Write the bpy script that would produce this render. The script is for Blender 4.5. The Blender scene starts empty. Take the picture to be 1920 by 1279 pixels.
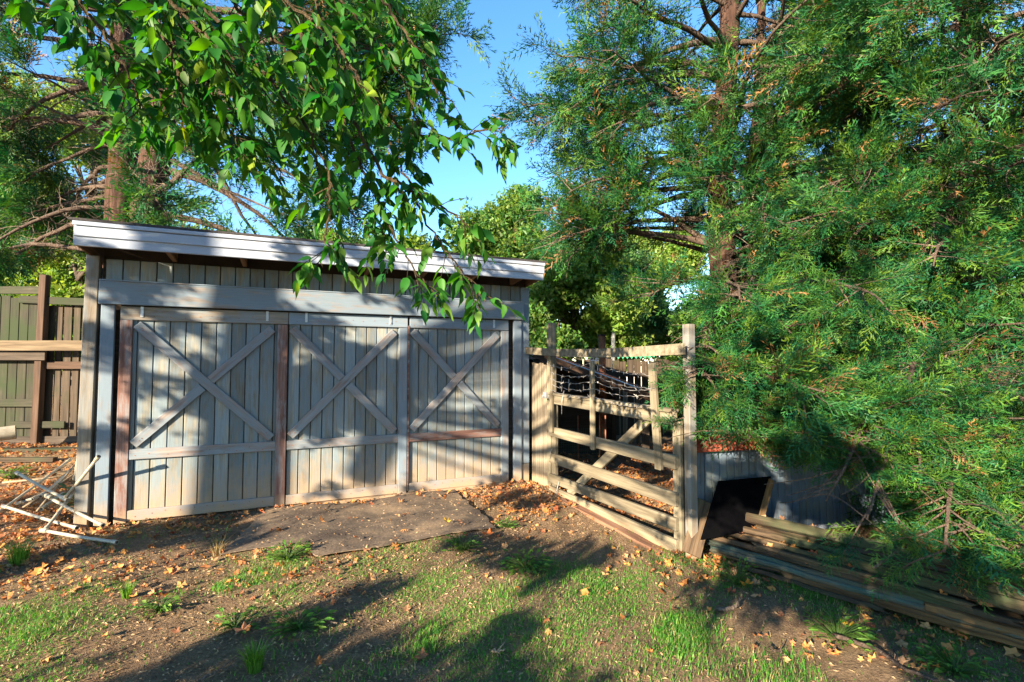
import bpy, bmesh, math, random
import numpy as np
from mathutils import Vector, Matrix

# ------------------------------------------------------------------ camera, light, exposure
S = bpy.context.scene
COL = S.collection
FPX, PW, PH = 930.0, 1920.0, 1279.0
PITCH = math.atan(40.5 / FPX)
CAM = np.array([0.0, 0.0, 1.5])
cd = bpy.data.cameras.new("camera")
cd.sensor_width = 36.0
cd.lens = 36.0 * FPX / PW
cd.clip_start = 0.05
cd.clip_end = 2000
cam = bpy.data.objects.new("camera", cd)
COL.objects.link(cam)
cam.location = CAM
cam.rotation_euler = (math.pi / 2 + PITCH, 0, 0)
S.camera = cam

SUN_EL = math.radians(18)
SUN_AZ = math.radians(215)            # compass angle of the sun, clockwise from +Y
world = bpy.data.worlds.new("World")
S.world = world
world.use_nodes = True
wn = world.node_tree
sky = wn.nodes.new("ShaderNodeTexSky")
sky.sky_type = 'NISHITA'
sky.sun_disc = False
sky.sun_elevation = SUN_EL
sky.sun_rotation = SUN_AZ
sky.air_density = 1.0
sky.dust_density = 0.1
sky.ozone_density = 2.6
bg = wn.nodes["Background"]
rich = wn.nodes.new("ShaderNodeHueSaturation")       # the photograph is processed to rich colour
rich.inputs["Saturation"].default_value = 1.2
wn.links.new(sky.outputs[0], rich.inputs["Color"])
wn.links.new(rich.outputs[0], bg.inputs[0])
bg.inputs[1].default_value = 0.088

sd = bpy.data.lights.new("sun", 'SUN')
sd.energy = 5.0
sd.angle = math.radians(0.5)
sd.color = (1.0, 0.83, 0.61)
sun = bpy.data.objects.new("sun", sd)
COL.objects.link(sun)
SUNV = Vector((math.sin(SUN_AZ) * math.cos(SUN_EL), math.cos(SUN_AZ) * math.cos(SUN_EL), math.sin(SUN_EL)))
sun.rotation_euler = SUNV.to_track_quat('Z', 'Y').to_euler()
sun.location = SUNV * 30

S.view_settings.view_transform = 'Standard'
S.view_settings.look = 'None'
S.view_settings.gamma = 1.0
S.view_settings.use_curve_mapping = False
S.view_settings.exposure = 2.4
S.render.engine = 'CYCLES'
S.cycles.max_bounces = 7
S.cycles.diffuse_bounces = 4
S.cycles.transmission_bounces = 4
S.cycles.use_denoising = True
S.cycles.use_adaptive_sampling = False
S.cycles.sample_clamp_indirect = 0.8

rng = np.random.default_rng(11)
random.seed(5)

# ------------------------------------------------------------------ helpers
FW = np.array([0, math.cos(PITCH), math.sin(PITCH)])
UPV = np.array([0, -math.sin(PITCH), math.cos(PITCH)])


def at(px, py, Y):
    """world point at distance Y seen where (px, py) falls"""
    r = np.array([(px - PW / 2) / FPX, 0, 0]) + UPV * ((PH / 2 - py) / FPX) + FW
    return CAM + r * (Y / r[1])


def sstep(a, b, x):
    t = np.clip((x - a) / (b - a), 0, 1)
    return t * t * (3 - 2 * t)


def gh(x, y):
    """height of the ground"""
    x = np.asarray(x, float)
    y = np.asarray(y, float)
    near = np.exp(-((x / 14) ** 2 + ((y - 4) / 14) ** 2))
    b = 0.018 * np.sin(1.9 * x + 0.7) * np.sin(2.3 * y + 1.1) + 0.012 * np.sin(4.3 * x + 2.2 * y) + 0.008 * np.sin(7.1 * y - 5.3 * x)
    h = -0.012 + b * near
    h = h + 0.30 * sstep(5.9, 7.3, y) * sstep(4.2, 4.9, -x)
    h = h + 0.10 * sstep(4.1, 4.7, y) * sstep(1.3, 2.2, x) * (1 - sstep(6, 9, y))
    return h


def tag(o, label=None, cat=None, group=None, kind=None):
    if label: o['label'] = label
    if cat: o['category'] = cat
    if group: o['group'] = group
    if kind: o['kind'] = kind
    return o


def empty(name, loc, rz=0.0, label=None, cat=None, group=None):
    o = bpy.data.objects.new(name, None)
    COL.objects.link(o)
    o.location = Vector(loc)
    o.rotation_euler = (0, 0, rz)
    o.empty_display_size = 0.1
    return tag(o, label, cat, group)


def link(name, me, parent=None):
    o = bpy.data.objects.new(name, me)
    COL.objects.link(o)
    if parent is not None: o.parent = parent
    return o


class MB:
    """collects triangles, builds one mesh"""
    def __init__(s):
        s.v, s.f, s.c, s.n = [], [], [], 0

    def add(s, v, f, c=None):
        v = np.asarray(v, float).reshape(-1, 3)
        f = np.asarray(f, int).reshape(-1, 3)
        s.v.append(v)
        s.f.append(f + s.n)
        if c is None: c = np.ones((len(v), 3)) * 0.5
        c = np.asarray(c, float)
        if c.ndim == 1: c = np.tile(c, (len(v), 1))
        s.c.append(c)
        s.n += len(v)

    def inst(s, tv, tf, M, P, cols=None, vw=None):
        """template verts tv, tris tf; M (N,3,3), P (N,3), cols (N,3)"""
        N = len(P)
        if N == 0: return
        v = np.einsum('nij,kj->nki', M, tv) + P[:, None, :]
        f = tf[None] + (np.arange(N) * len(tv))[:, None, None]
        c = None
        if cols is not None: c = np.repeat(cols, len(tv), axis=0)
        if vw is not None: c = c * np.tile(vw, (N, 1))
        s.add(v.reshape(-1, 3), f.reshape(-1, 3), c)

    def tube(s, pts, rad, sides=6, col=None, cap=True):
        pts = np.asarray(pts, float)
        k = len(pts)
        rad = np.broadcast_to(np.asarray(rad, float), (k,))
        t = np.gradient(pts, axis=0)
        t /= np.linalg.norm(t, axis=1)[:, None] + 1e-9
        ref = np.array([0, 0, 1.0]) if abs(t[:, 2]).mean() < 0.8 else np.array([1.0, 0, 0])
        a = np.cross(t, ref); a /= np.linalg.norm(a, axis=1)[:, None] + 1e-9
        b = np.cross(t, a)
        ang = np.arange(sides) * 2 * math.pi / sides
        ring = a[:, None] * np.cos(ang)[None, :, None] + b[:, None] * np.sin(ang)[None, :, None]
        v = pts[:, None] + ring * rad[:, None, None]
        i, j = np.meshgrid(np.arange(k - 1), np.arange(sides), indexing='ij')
        q0 = i * sides + j; q1 = i * sides + (j + 1) % sides
        f = np.concatenate([np.stack([q0, q1, q1 + sides], -1).reshape(-1, 3), np.stack([q0, q1 + sides, q0 + sides], -1).reshape(-1, 3)])
        v = v.reshape(-1, 3)
        if cap:
            v = np.vstack([v, pts[0], pts[-1]])
            jj = np.arange(sides); nn = k * sides
            f = np.vstack([f, np.stack([(jj + 1) % sides, jj, np.full(sides, nn)], -1),
                           np.stack([(k - 1) * sides + jj, (k - 1) * sides + (jj + 1) % sides, np.full(sides, nn + 1)], -1)])
        s.add(v, f, col)

    def box(s, c, d, R=None, col=None):
        x, y, z = np.array(d) / 2
        v = np.array([[-x, -y, -z], [x, -y, -z], [x, y, -z], [-x, y, -z], [-x, -y, z], [x, -y, z], [x, y, z], [-x, y, z]])
        if R is not None: v = v @ np.asarray(R).T
        q = [(0, 3, 2, 1), (4, 5, 6, 7), (0, 1, 5, 4), (1, 2, 6, 5), (2, 3, 7, 6), (3, 0, 4, 7)]
        f = [t for (a, b, cc, dd) in q for t in ((a, b, cc), (a, cc, dd))]
        s.add(v + np.array(c), f, col)

    def build(s, name, mat, parent=None, smooth=False):
        me = bpy.data.meshes.new(name)
        v = np.concatenate(s.v).astype(np.float32)
        f = np.concatenate(s.f).astype(np.int32)
        nv, nf = len(v), len(f)
        me.vertices.add(nv); me.vertices.foreach_set("co", v.ravel())
        me.loops.add(nf * 3); me.loops.foreach_set("vertex_index", f.ravel())
        me.polygons.add(nf)
        me.polygons.foreach_set("loop_start", np.arange(0, nf * 3, 3, dtype=np.int32))
        me.polygons.foreach_set("loop_total", np.full(nf, 3, np.int32))
        me.polygons.foreach_set("use_smooth", np.full(nf, smooth, bool))
        ca = me.color_attributes.new("tint", 'FLOAT_COLOR', 'POINT')
        c = np.concatenate(s.c)
        ca.data.foreach_set("color", np.hstack([c, np.ones((nv, 1))]).astype(np.float32).ravel())
        me.materials.append(mat)
        me.update()
        me.validate()
        return link(name, me, parent)


_boxcache = {}


def boxmesh(L, W, T, mat, bev=0.004, warp=0.0, key=0, segs=1):
    k = (round(L, 3), round(W, 3), round(T, 3), mat.name, bev, warp, key)
    if k in _boxcache: return _boxcache[k]
    bm = bmesh.new()
    bmesh.ops.create_cube(bm, size=1.0)
    if segs > 1:
        le = [e for e in bm.edges if abs((e.verts[0].co - e.verts[1].co).x) > 0.5]
        bmesh.ops.subdivide_edges(bm, edges=le, cuts=segs - 1, use_grid_fill=True)
    for v in bm.verts: v.co = Vector((v.co.x * L, v.co.y * W, v.co.z * T))
    if bev > 0 and segs == 1:
        bmesh.ops.bevel(bm, geom=bm.edges[:], offset=min(bev, T * 0.3, W * 0.3), segments=1, affect='EDGES')
    if warp > 0:
        r = random.Random(hash(k) & 0xffff)
        ph = [r.uniform(0, 6.28) for _ in range(6)]
        for v in bm.verts:
            t = v.co.x / max(L, 0.01)
            v.co.y += warp * math.sin(3 * t + ph[0]) + 0.5 * warp * r.uniform(-1, 1)
            v.co.z += warp * math.sin(2.3 * t + ph[1]) + 0.4 * warp * r.uniform(-1, 1)
            v.co.x += warp * 1.5 * r.uniform(-1, 1)
    me = bpy.data.meshes.new("board")
    bm.to_mesh(me); bm.free()
    me.materials.append(mat)
    _boxcache[k] = me
    return me


def board(name, parent, p0, p1, W, T, nrm, mat, bev=0.004, warp=0.0, key=0, segs=1):
    """a board from p0 to p1 (grain along its own X); its broad face looks along nrm"""
    p0 = Vector(p0); p1 = Vector(p1)
    x = (p1 - p0); L = x.length; x.normalize()
    z = Vector(nrm); z = (z - x * z.dot(x)).normalized()
    y = z.cross(x)
    me = boxmesh(L, W, T, mat, bev, warp, key, segs)
    o = link(name, me, parent)
    M = Matrix((x, y, z)).transposed().to_4x4()
    M.translation = (p0 + p1) / 2
    o.matrix_local = M if parent is not None else M
    return o


# ------------------------------------------------------------------ materials
def newmat(name):
    m = bpy.data.materials.new(name)
    m.use_nodes = True
    nt = m.node_tree
    return m, nt, nt.nodes, nt.links, nt.nodes["Principled BSDF"]


def ramp(N, stops):
    r = N.new("ShaderNodeValToRGB")
    e = r.color_ramp.elements
    e[0].position, e[0].color = stops[0][0], (*stops[0][1], 1)
    e[1].position, e[1].color = stops[-1][0], (*stops[-1][1], 1)
    for p, c in stops[1:-1]:
        x = e.new(p); x.color = (*c, 1)
    return r


def noise(N, Lk, vec, scale, detail=4, rough=0.55, stretch=None):
    n = N.new("ShaderNodeTexNoise")
    n.inputs["Scale"].default_value = scale
    n.inputs["Detail"].default_value = detail
    n.inputs["Roughness"].default_value = rough
    if stretch is not None:
        mp = N.new("ShaderNodeMapping")
        mp.inputs["Scale"].default_value = stretch
        Lk.new(vec, mp.inputs["Vector"]); vec = mp.outputs[0]
    Lk.new(vec, n.inputs["Vector"])
    return n


def mixc(N, Lk, fac, a, b, mode='MIX'):
    m = N.new("ShaderNodeMix"); m.data_type = 'RGBA'; m.blend_type = mode
    for s, v in ((0, fac), (6, a), (7, b)):
        if hasattr(v, 'default_value') or hasattr(v, 'is_linked'): Lk.new(v, m.inputs[s])
        elif isinstance(v, (int, float)): m.inputs[s].default_value = v
        else: m.inputs[s].default_value = (*v, 1)
    return m.outputs[2]


def wood(name, dark, mid, light, paint=None, worn=0.45, moss=None, mud=None, grain=26, rough=0.85, bump=0.35, vary=0.25, crack=0.5):
    m, nt, N, Lk, B = newmat(name)
    tc = N.new("ShaderNodeTexCoord"); oi = N.new("ShaderNodeObjectInfo")
    off = N.new("ShaderNodeVectorMath"); off.operation = 'MULTIPLY_ADD'
    comb = N.new("ShaderNodeCombineXYZ")
    for i in range(3): Lk.new(oi.outputs["Random"], comb.inputs[i])
    Lk.new(comb.outputs[0], off.inputs[0]); off.inputs[1].default_value = (37, 19, 53)
    Lk.new(tc.outputs["Object"], off.inputs[2])
    V = off.outputs[0]
    g = noise(N, Lk, V, 1.0, 5, 0.6, (1.6, grain, grain))
    g2 = noise(N, Lk, V, 1.0, 6, 0.7, (5, grain * 5, grain * 5))
    r = ramp(N, [(0.28, dark), (0.5, mid), (0.72, light)])
    Lk.new(g.outputs[0], r.inputs[0])
    c = r.outputs[0]
    fine = ramp(N, [(0.3, (0.62, 0.62, 0.62)), (0.62, (1.08, 1.08, 1.08))])
    Lk.new(g2.outputs[0], fine.inputs[0])
    if paint is not None:
        w = noise(N, Lk, V, 1.0, 6, 0.65, (3.5, 16, 16))
        wr = ramp(N, [(worn - 0.08, (1, 1, 1)), (worn + 0.09, (0, 0, 0))])
        Lk.new(w.outputs[0], wr.inputs[0])
        c = mixc(N, Lk, wr.outputs[0], paint, c)
    c = mixc(N, Lk, crack, c, fine.outputs[0], 'MULTIPLY')
    vr = ramp(N, [(0.0, (1 - vary,) * 3), (1.0, (1 + vary * 0.6,) * 3)])
    Lk.new(oi.outputs["Random"], vr.inputs[0])
    c = mixc(N, Lk, 1.0, c, vr.outputs[0], 'MULTIPLY')
    geo = N.new("ShaderNodeNewGeometry")
    if moss is not None:
        mn = noise(N, Lk, geo.outputs["Position"], 2.3, 5, 0.6)
        mr = ramp(N, [(moss[1] - 0.1, (0, 0, 0)), (moss[1] + 0.12, (1, 1, 1))])
        Lk.new(mn.outputs[0], mr.inputs[0])
        c = mixc(N, Lk, mr.outputs[0], c, moss[0])
    if mud is not None:          # splashed soil on the lowest edge
        sp = N.new("ShaderNodeSeparateXYZ"); Lk.new(geo.outputs["Position"], sp.inputs[0])
        mn = noise(N, Lk, geo.outputs["Position"], 7, 5, 0.7)
        ad = N.new("ShaderNodeMath"); ad.operation = 'MULTIPLY_ADD'
        Lk.new(mn.outputs[0], ad.inputs[0]); ad.inputs[1].default_value = -mud[1] * 1.6; Lk.new(sp.outputs[2], ad.inputs[2])
        mr = N.new("ShaderNodeMapRange"); mr.inputs[1].default_value = -mud[1] * 0.75; mr.inputs[2].default_value = mud[1] * 0.35
        mr.inputs[3].default_value = 0.85; mr.inputs[4].default_value = 0
        Lk.new(ad.outputs[0], mr.inputs[0])
        c = mixc(N, Lk, mr.outputs[0], c, mud[0])
    Lk.new(c, B.inputs["Base Color"])
    B.inputs["Roughness"].default_value = rough
    B.inputs["Specular IOR Level"].default_value = 0.25
    bp = N.new("ShaderNodeBump"); bp.inputs["Strength"].default_value = bump; bp.inputs["Distance"].default_value = 0.004
    Lk.new(g2.outputs[0], bp.inputs["Height"]); Lk.new(bp.outputs[0], B.inputs["Normal"])
    return m


def plain(name, c1, c2, scale=12, rough=0.6, metal=0.0, bump=0.15, spec=0.4):
    m, nt, N, Lk, B = newmat(name)
    tc = N.new("ShaderNodeTexCoord")
    n = noise(N, Lk, tc.outputs["Object"], scale, 6, 0.65)
    r = ramp(N, [(0.35, c1), (0.65, c2)])
    Lk.new(n.outputs[0], r.inputs[0]); Lk.new(r.outputs[0], B.inputs["Base Color"])
    B.inputs["Roughness"].default_value = rough
    B.inputs["Metallic"].default_value = metal
    B.inputs["Specular IOR Level"].default_value = spec
    bp = N.new("ShaderNodeBump"); bp.inputs["Strength"].default_value = bump; bp.inputs["Distance"].default_value = 0.01
    Lk.new(n.outputs[0], bp.inputs["Height"]); Lk.new(bp.outputs[0], B.inputs["Normal"])
    return m


def foliage(name, transl=0.35, rough=0.5, spec=0.3, objvary=False, noise_scale=0.0):
    """colour comes from each leaf's own tint"""
    m, nt, N, Lk, B = newmat(name)
    a = N.new("ShaderNodeAttribute"); a.attribute_name = "tint"
    c = a.outputs[0]
    if objvary:
        oi = N.new("ShaderNodeObjectInfo")
        r = ramp(N, [(0, (0.62, 0.75, 0.6)), (0.5, (1, 1, 1)), (0.85, (1.5, 1.25, 0.9)), (1, (2.0, 1.45, 0.8))])
        Lk.new(oi.outputs["Random"], r.inputs[0])
        c = mixc(N, Lk, 1.0, c, r.outputs[0], 'MULTIPLY')
    Lk.new(c, B.inputs["Base Color"])
    B.inputs["Roughness"].default_value = rough
    B.inputs["Specular IOR Level"].default_value = spec
    t = N.new("ShaderNodeBsdfTranslucent")
    hs = N.new("ShaderNodeHueSaturation"); hs.inputs["Hue"].default_value = 0.485
    hs.inputs["Saturation"].default_value = 1.1; hs.inputs["Value"].default_value = 1.7
    Lk.new(c, hs.inputs["Color"]); Lk.new(hs.outputs[0], t.inputs[0])
    mx = N.new("ShaderNodeMixShader"); mx.inputs[0].default_value = transl
    Lk.new(B.outputs[0], mx.inputs[1]); Lk.new(t.outputs[0], mx.inputs[2])
    Lk.new(mx.outputs[0], N["Material Output"].inputs[0])
    return m


def bark(name, dark, mid, light, scale=1.0):
    m, nt, N, Lk, B = newmat(name)
    geo = N.new("ShaderNodeNewGeometry")
    a = noise(N, Lk, geo.outputs["Position"], 1.0, 6, 0.7, (26 * scale, 26 * scale, 2.6 * scale))
    b = noise(N, Lk, geo.outputs["Position"], 3.0, 4, 0.6)
    r = ramp(N, [(0.3, dark), (0.5, mid), (0.7, light)])
    Lk.new(a.outputs[0], r.inputs[0])
    r2 = ramp(N, [(0.3, (0.7, 0.7, 0.75)), (0.7, (1.2, 1.15, 1.1))])
    Lk.new(b.outputs[0], r2.inputs[0])
    c = mixc(N, Lk, 1.0, r.outputs[0], r2.outputs[0], 'MULTIPLY')
    Lk.new(c, B.inputs["Base Color"]); B.inputs["Roughness"].default_value = 0.9
    B.inputs["Specular IOR Level"].default_value = 0.15
    bp = N.new("ShaderNodeBump"); bp.inputs["Strength"].default_value = 1.0; bp.inputs["Distance"].default_value = 0.05
    Lk.new(a.outputs[0], bp.inputs["Height"]); Lk.new(bp.outputs[0], B.inputs["Normal"])
    return m


MUD = (0.30, 0.205, 0.12)
M_plank = wood("grey_paint_siding", (0.13, 0.122, 0.10), (0.19, 0.183, 0.152), (0.26, 0.25, 0.21), paint=(0.160, 0.200, 0.222), worn=0.46, mud=(MUD, 0.42), bump=0.35, vary=0.3, crack=0.6)
M_trim = wood("grey_paint_trim", (0.14, 0.12, 0.11), (0.20, 0.18, 0.165), (0.26, 0.24, 0.23), paint=(0.155, 0.20, 0.245), worn=0.40, mud=(MUD, 0.20), bump=0.2, vary=0.08, crack=0.4)
M_brace = wood("weathered_brace", (0.12, 0.095, 0.085), (0.20, 0.165, 0.15), (0.27, 0.235, 0.215), paint=(0.17, 0.20, 0.225), worn=0.47, mud=(MUD, 0.10), bump=0.35, vary=0.1)
M_redwood = wood("red_brown_stile", (0.07, 0.036, 0.03), (0.14, 0.075, 0.06), (0.23, 0.15, 0.13), paint=(0.19, 0.185, 0.19), worn=0.57, mud=(MUD, 0.12), bump=0.35, vary=0.1)
M_bare = wood("bare_grey_board", (0.11, 0.08, 0.06), (0.24, 0.20, 0.155), (0.33, 0.30, 0.25), paint=(0.215, 0.235, 0.245), worn=0.5, bump=0.5)
M_fascia = wood("white_fascia", (0.40, 0.38, 0.38), (0.50, 0.49, 0.49), (0.6, 0.59, 0.59), paint=(0.27, 0.31, 0.38), worn=0.38, moss=((0.16, 0.15, 0.14), 0.66), bump=0.12, vary=0.05, crack=0.2)
M_rafter = wood("rafter_wood", (0.10, 0.06, 0.035), (0.19, 0.12, 0.07), (0.26, 0.17, 0.11), bump=0.3)
M_deck = plain("dark_roof_deck", (0.018, 0.014, 0.012), (0.04, 0.03, 0.024), 5, 0.95)
M_roof = plain("asphalt_roofing", (0.02, 0.018, 0.018), (0.05, 0.045, 0.045), 60, 0.95)
M_post = wood("weathered_post", (0.085, 0.064, 0.046), (0.165, 0.138, 0.106), (0.24, 0.21, 0.168), paint=(0.165, 0.17, 0.165), worn=0.5, mud=(MUD, 0.2), bump=0.5)
M_gate = wood("pale_gate_wood", (0.09, 0.072, 0.046), (0.165, 0.14, 0.095), (0.23, 0.202, 0.145), mud=(MUD, 0.06), bump=0.45, vary=0.15)
M_grey = wood("silvered_fence", (0.08, 0.06, 0.042), (0.19, 0.155, 0.11), (0.28, 0.24, 0.18), mud=(MUD, 0.16), grain=34, bump=0.6, vary=0.15)
M_moss = wood("mossy_fence", (0.016, 0.015, 0.010), (0.034, 0.031, 0.020), (0.056, 0.050, 0.034), moss=((0.020, 0.030, 0.010), 0.49), bump=0.4, vary=0.3)  # mossy wood, darkened to put the left fence's shade into the colour
M_brown = wood("brown_fence", (0.020, 0.014, 0.010), (0.044, 0.032, 0.021), (0.074, 0.055, 0.038), moss=((0.026, 0.030, 0.012), 0.58), bump=0.4, vary=0.3)  # brown wood, its tone lowered to stand for shade over the left fence
M_orange = wood("orange_brown_post", (0.03, 0.018, 0.012), (0.062, 0.036, 0.023), (0.098, 0.058, 0.038), bump=0.4)  # orange brown wood, also darkened for the left fence's shade
M_yellow = wood("yellow_rail", (0.06, 0.042, 0.024), (0.11, 0.08, 0.048), (0.155, 0.118, 0.072), bump=0.3)
M_darkw = wood("dark_wood", (0.02, 0.015, 0.011), (0.045, 0.034, 0.025), (0.08, 0.06, 0.045), bump=0.4)
M_coop = wood("blue_grey_coop", (0.06, 0.06, 0.058), (0.105, 0.112, 0.118), (0.16, 0.172, 0.185), paint=(0.105, 0.148, 0.20), worn=0.42, moss=((0.19, 0.20, 0.15), 0.62), bump=0.35, vary=0.16)
M_red = wood("red_trim", (0.16, 0.035, 0.02), (0.25, 0.06, 0.035), (0.32, 0.10, 0.06), bump=0.25)
M_log = wood("rotten_board", (0.018, 0.012, 0.008), (0.065, 0.043, 0.025), (0.14, 0.095, 0.055), moss=((0.032, 0.045, 0.02), 0.55), bump=1.0, vary=0.4, grain=40)
M_green = wood("green_paint_board", (0.04, 0.034, 0.025), (0.085, 0.077, 0.055), (0.15, 0.135, 0.105), paint=(0.045, 0.085, 0.075), worn=0.47, bump=0.5)
M_ylog = wood("yellow_board", (0.04, 0.024, 0.012), (0.105, 0.063, 0.026), (0.18, 0.112, 0.048), bump=0.6)
M_redlog = wood("red_sill", (0.13, 0.06, 0.035), (0.24, 0.125, 0.075), (0.34, 0.2, 0.13), bump=0.5)
M_black = plain("black_panel", (0.0015, 0.0015, 0.002), (0.003, 0.003, 0.0035), 9, 1.0, spec=0.0)
M_pvc = plain("white_pvc", (0.21, 0.185, 0.135), (0.33, 0.30, 0.235), 9, 0.4, bump=0.03)
M_tan = plain("tan_stick_wood", (0.14, 0.10, 0.06), (0.27, 0.20, 0.125), 30, 0.85)
M_dark = plain("pipe_inside", (0.02, 0.02, 0.02), (0.04, 0.035, 0.03), 9, 0.9)
M_steel = plain("galvanised_steel", (0.36, 0.37, 0.38), (0.55, 0.56, 0.57), 22, 0.5, 0.7)
M_wire = plain("barbed_wire", (0.16, 0.15, 0.14), (0.3, 0.29, 0.28), 40, 0.55, 0.3)
M_rust = plain("rusty_iron", (0.14, 0.05, 0.025), (0.30, 0.11, 0.05), 14, 0.9)
M_cedar = foliage("cedar_foliage", 0.22, 0.55, 0.25)
M_leaf = foliage("walnut_leaf", 0.42, 0.5, 0.22, objvary=True)
M_leafm = foliage("walnut_leaf_mass", 0.42, 0.5, 0.22)
M_tree = foliage("broadleaf_foliage", 0.4, 0.5, 0.3)
M_grass = foliage("grass_blades", 0.4, 0.5, 0.3)
M_litter = foliage("dry_leaves", 0.15, 0.7, 0.2)
M_bcedar = bark("cedar_bark", (0.018, 0.011, 0.009), (0.052, 0.029, 0.021), (0.115, 0.07, 0.048))
M_btwig = bark("dead_twig", (0.09, 0.065, 0.05), (0.20, 0.155, 0.12), (0.33, 0.275, 0.215), 3)
M_blimb = bark("cedar_limb", (0.045, 0.033, 0.028), (0.11, 0.08, 0.062), (0.20, 0.155, 0.12), 2)
M_bdark = bark("grey_bark", (0.04, 0.03, 0.025), (0.09, 0.07, 0.055), (0.15, 0.125, 0.1))
M_bgreen = bark("walnut_twig", (0.05, 0.035, 0.02), (0.09, 0.065, 0.035), (0.14, 0.11, 0.06), 3)


def ground_material():
    m, nt, N, Lk, B = newmat("ground_soil")
    geo = N.new("ShaderNodeNewGeometry"); P = geo.outputs["Position"]
    n1 = noise(N, Lk, P, 0.9, 6, 0.6); n2 = noise(N, Lk, P, 9, 8, 0.75); n3 = noise(N, Lk, P, 70, 5, 0.7)
    r1 = ramp(N, [(0.3, (0.145, 0.097, 0.062)), (0.5, (0.265, 0.18, 0.11)), (0.7, (0.38, 0.265, 0.16))])
    Lk.new(n2.outputs[0], r1.inputs[0])
    r3 = ramp(N, [(0.3, (0.55, 0.52, 0.5)), (0.55, (1, 1, 1)), (0.75, (1.5, 1.4, 1.25))])
    Lk.new(n3.outputs[0], r3.inputs[0])
    c = mixc(N, Lk, 1.0, r1.outputs[0], r3.outputs[0], 'MULTIPLY')
    rg = ramp(N, [(0.5, (0, 0, 0)), (0.72, (0.4, 0.4, 0.4))])
    Lk.new(n1.outputs[0], rg.inputs[0])
    c = mixc(N, Lk, rg.outputs[0], c, (0.075, 0.085, 0.03))
    Lk.new(c, B.inputs["Base Color"]); B.inputs["Roughness"].default_value = 0.95; B.inputs["Specular IOR Level"].default_value = 0.1
    ad = N.new("ShaderNodeMath"); ad.operation = 'ADD'
    Lk.new(n2.outputs[0], ad.inputs[0]); Lk.new(n3.outputs[0], ad.inputs[1])
    bp = N.new("ShaderNodeBump"); bp.inputs["Strength"].default_value = 1.0; bp.inputs["Distance"].default_value = 0.05
    Lk.new(ad.outputs[0], bp.inputs["Height"]); Lk.new(bp.outputs[0], B.inputs["Normal"])
    return m


# ------------------------------------------------------------------ ground
def axis(lo, hi, n, far):
    mid = np.linspace(lo, hi, n)
    g = np.geomspace(0.3, far, 22)
    return np.concatenate([lo - g[::-1], mid, hi + g])


xs = axis(-9, 9, 150, 500); ys = axis(-1, 12, 112, 500)
X, Y = np.meshgrid(xs, ys)
Z = gh(X, Y)
nx, ny = len(xs), len(ys)
i, j = np.meshgrid(np.arange(ny - 1), np.arange(nx - 1), indexing='ij')
q = i * nx + j
gm = MB()
gm.add(np.stack([X, Y, Z], -1), np.concatenate([np.stack([q, q + 1, q + nx + 1], -1).reshape(-1, 3), np.stack([q, q + nx + 1, q + nx], -1).reshape(-1, 3)]))
ground = gm.build("ground", ground_material(), smooth=True)
tag(ground, "bare brown soil of the yard in front of the grey shed", kind="structure")

# ------------------------------------------------------------------ shed frame: u along the front, w into the depth
SO = np.array([-3.7412, 4.6780, 0.0]); SA = 0.41477

UD = np.array([math.cos(SA), math.sin(SA), 0]); WD = np.array([-math.sin(SA), math.cos(SA), 0])


def SW(u, w, z=0.0):
    return SO + UD * u + WD * w + np.array([0, 0, z])


shed = empty("tool_shed", SO, SA, "grey wooden shed with three braced sliding doors under a white fascia", "shed")
FN = (0, -1, 0)

# body
def shell():
    b = MB()
    b.box((-0.13, 1.62, 1.2), (0.06, 3.1, 2.4)); b.box((4.29, 1.62, 1.2), (0.06, 3.1, 2.4)); b.box((2.08, 3.16, 1.1), (4.3, 0.06, 2.2))
    return b.build("back_wall", M_plank, shed)


shell()
b = MB(); b.box((2.08, 0.055, 1.22), (4.36, 0.03, 2.44)); b.build("inner_lining", M_darkw, shed)
uw = MB(); uw.box((2.08, 0.022, 2.36), (4.40, 0.012, 0.24)); upper = uw.build("upper_wall", M_darkw, shed)
n = 32; w0, w1 = -0.095, 4.20
for k in range(n):
    a = w0 + (w1 - w0) * k / n; e = w0 + (w1 - w0) * (k + 1) / n
    o = board("plank", upper, ((a + e) / 2, 0.004, 2.20), ((a + e) / 2, 0.004, 2.478), (e - a) - 0.009, 0.018, FN, M_plank, key=0)
board("header_board", shed, (-0.12, -0.062, 2.152), (4.222, -0.062, 2.152), 0.216, 0.036, FN, M_trim)
board("header_cap", shed, (-0.12, -0.058, 2.2685), (4.222, -0.058, 2.2685), 0.05, 0.014, (0, 0, 1), M_trim)
board("jamb", shed, (-0.054, -0.03, -0.02), (-0.054, -0.03, 2.040), 0.104, 0.04, FN, M_trim)
board("jamb", shed, (4.147, -0.03, 0.0), (4.147, -0.03, 2.040), 0.108, 0.04, FN, M_trim)
board("corner_post", shed, (-0.205, 0.01, -0.03), (-0.185, 0.01, 2.50), 0.10, 0.09, FN, M_post, warp=0.0)
board("corner_board", shed, (4.262, 0.0, 0.22), (4.262, 0.0, 2.47), 0.115, 0.05, FN, M_trim)
board("base_block", shed, (4.262, 0.0, -0.03), (4.262, 0.0, 0.214), 0.11, 0.05, FN, M_post)
board("threshold", shed, (1.5, -0.02, -0.035), (4.09, -0.02, -0.02), 0.10, 0.07, (0, 0, 1), M_post, warp=0.004)


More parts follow.
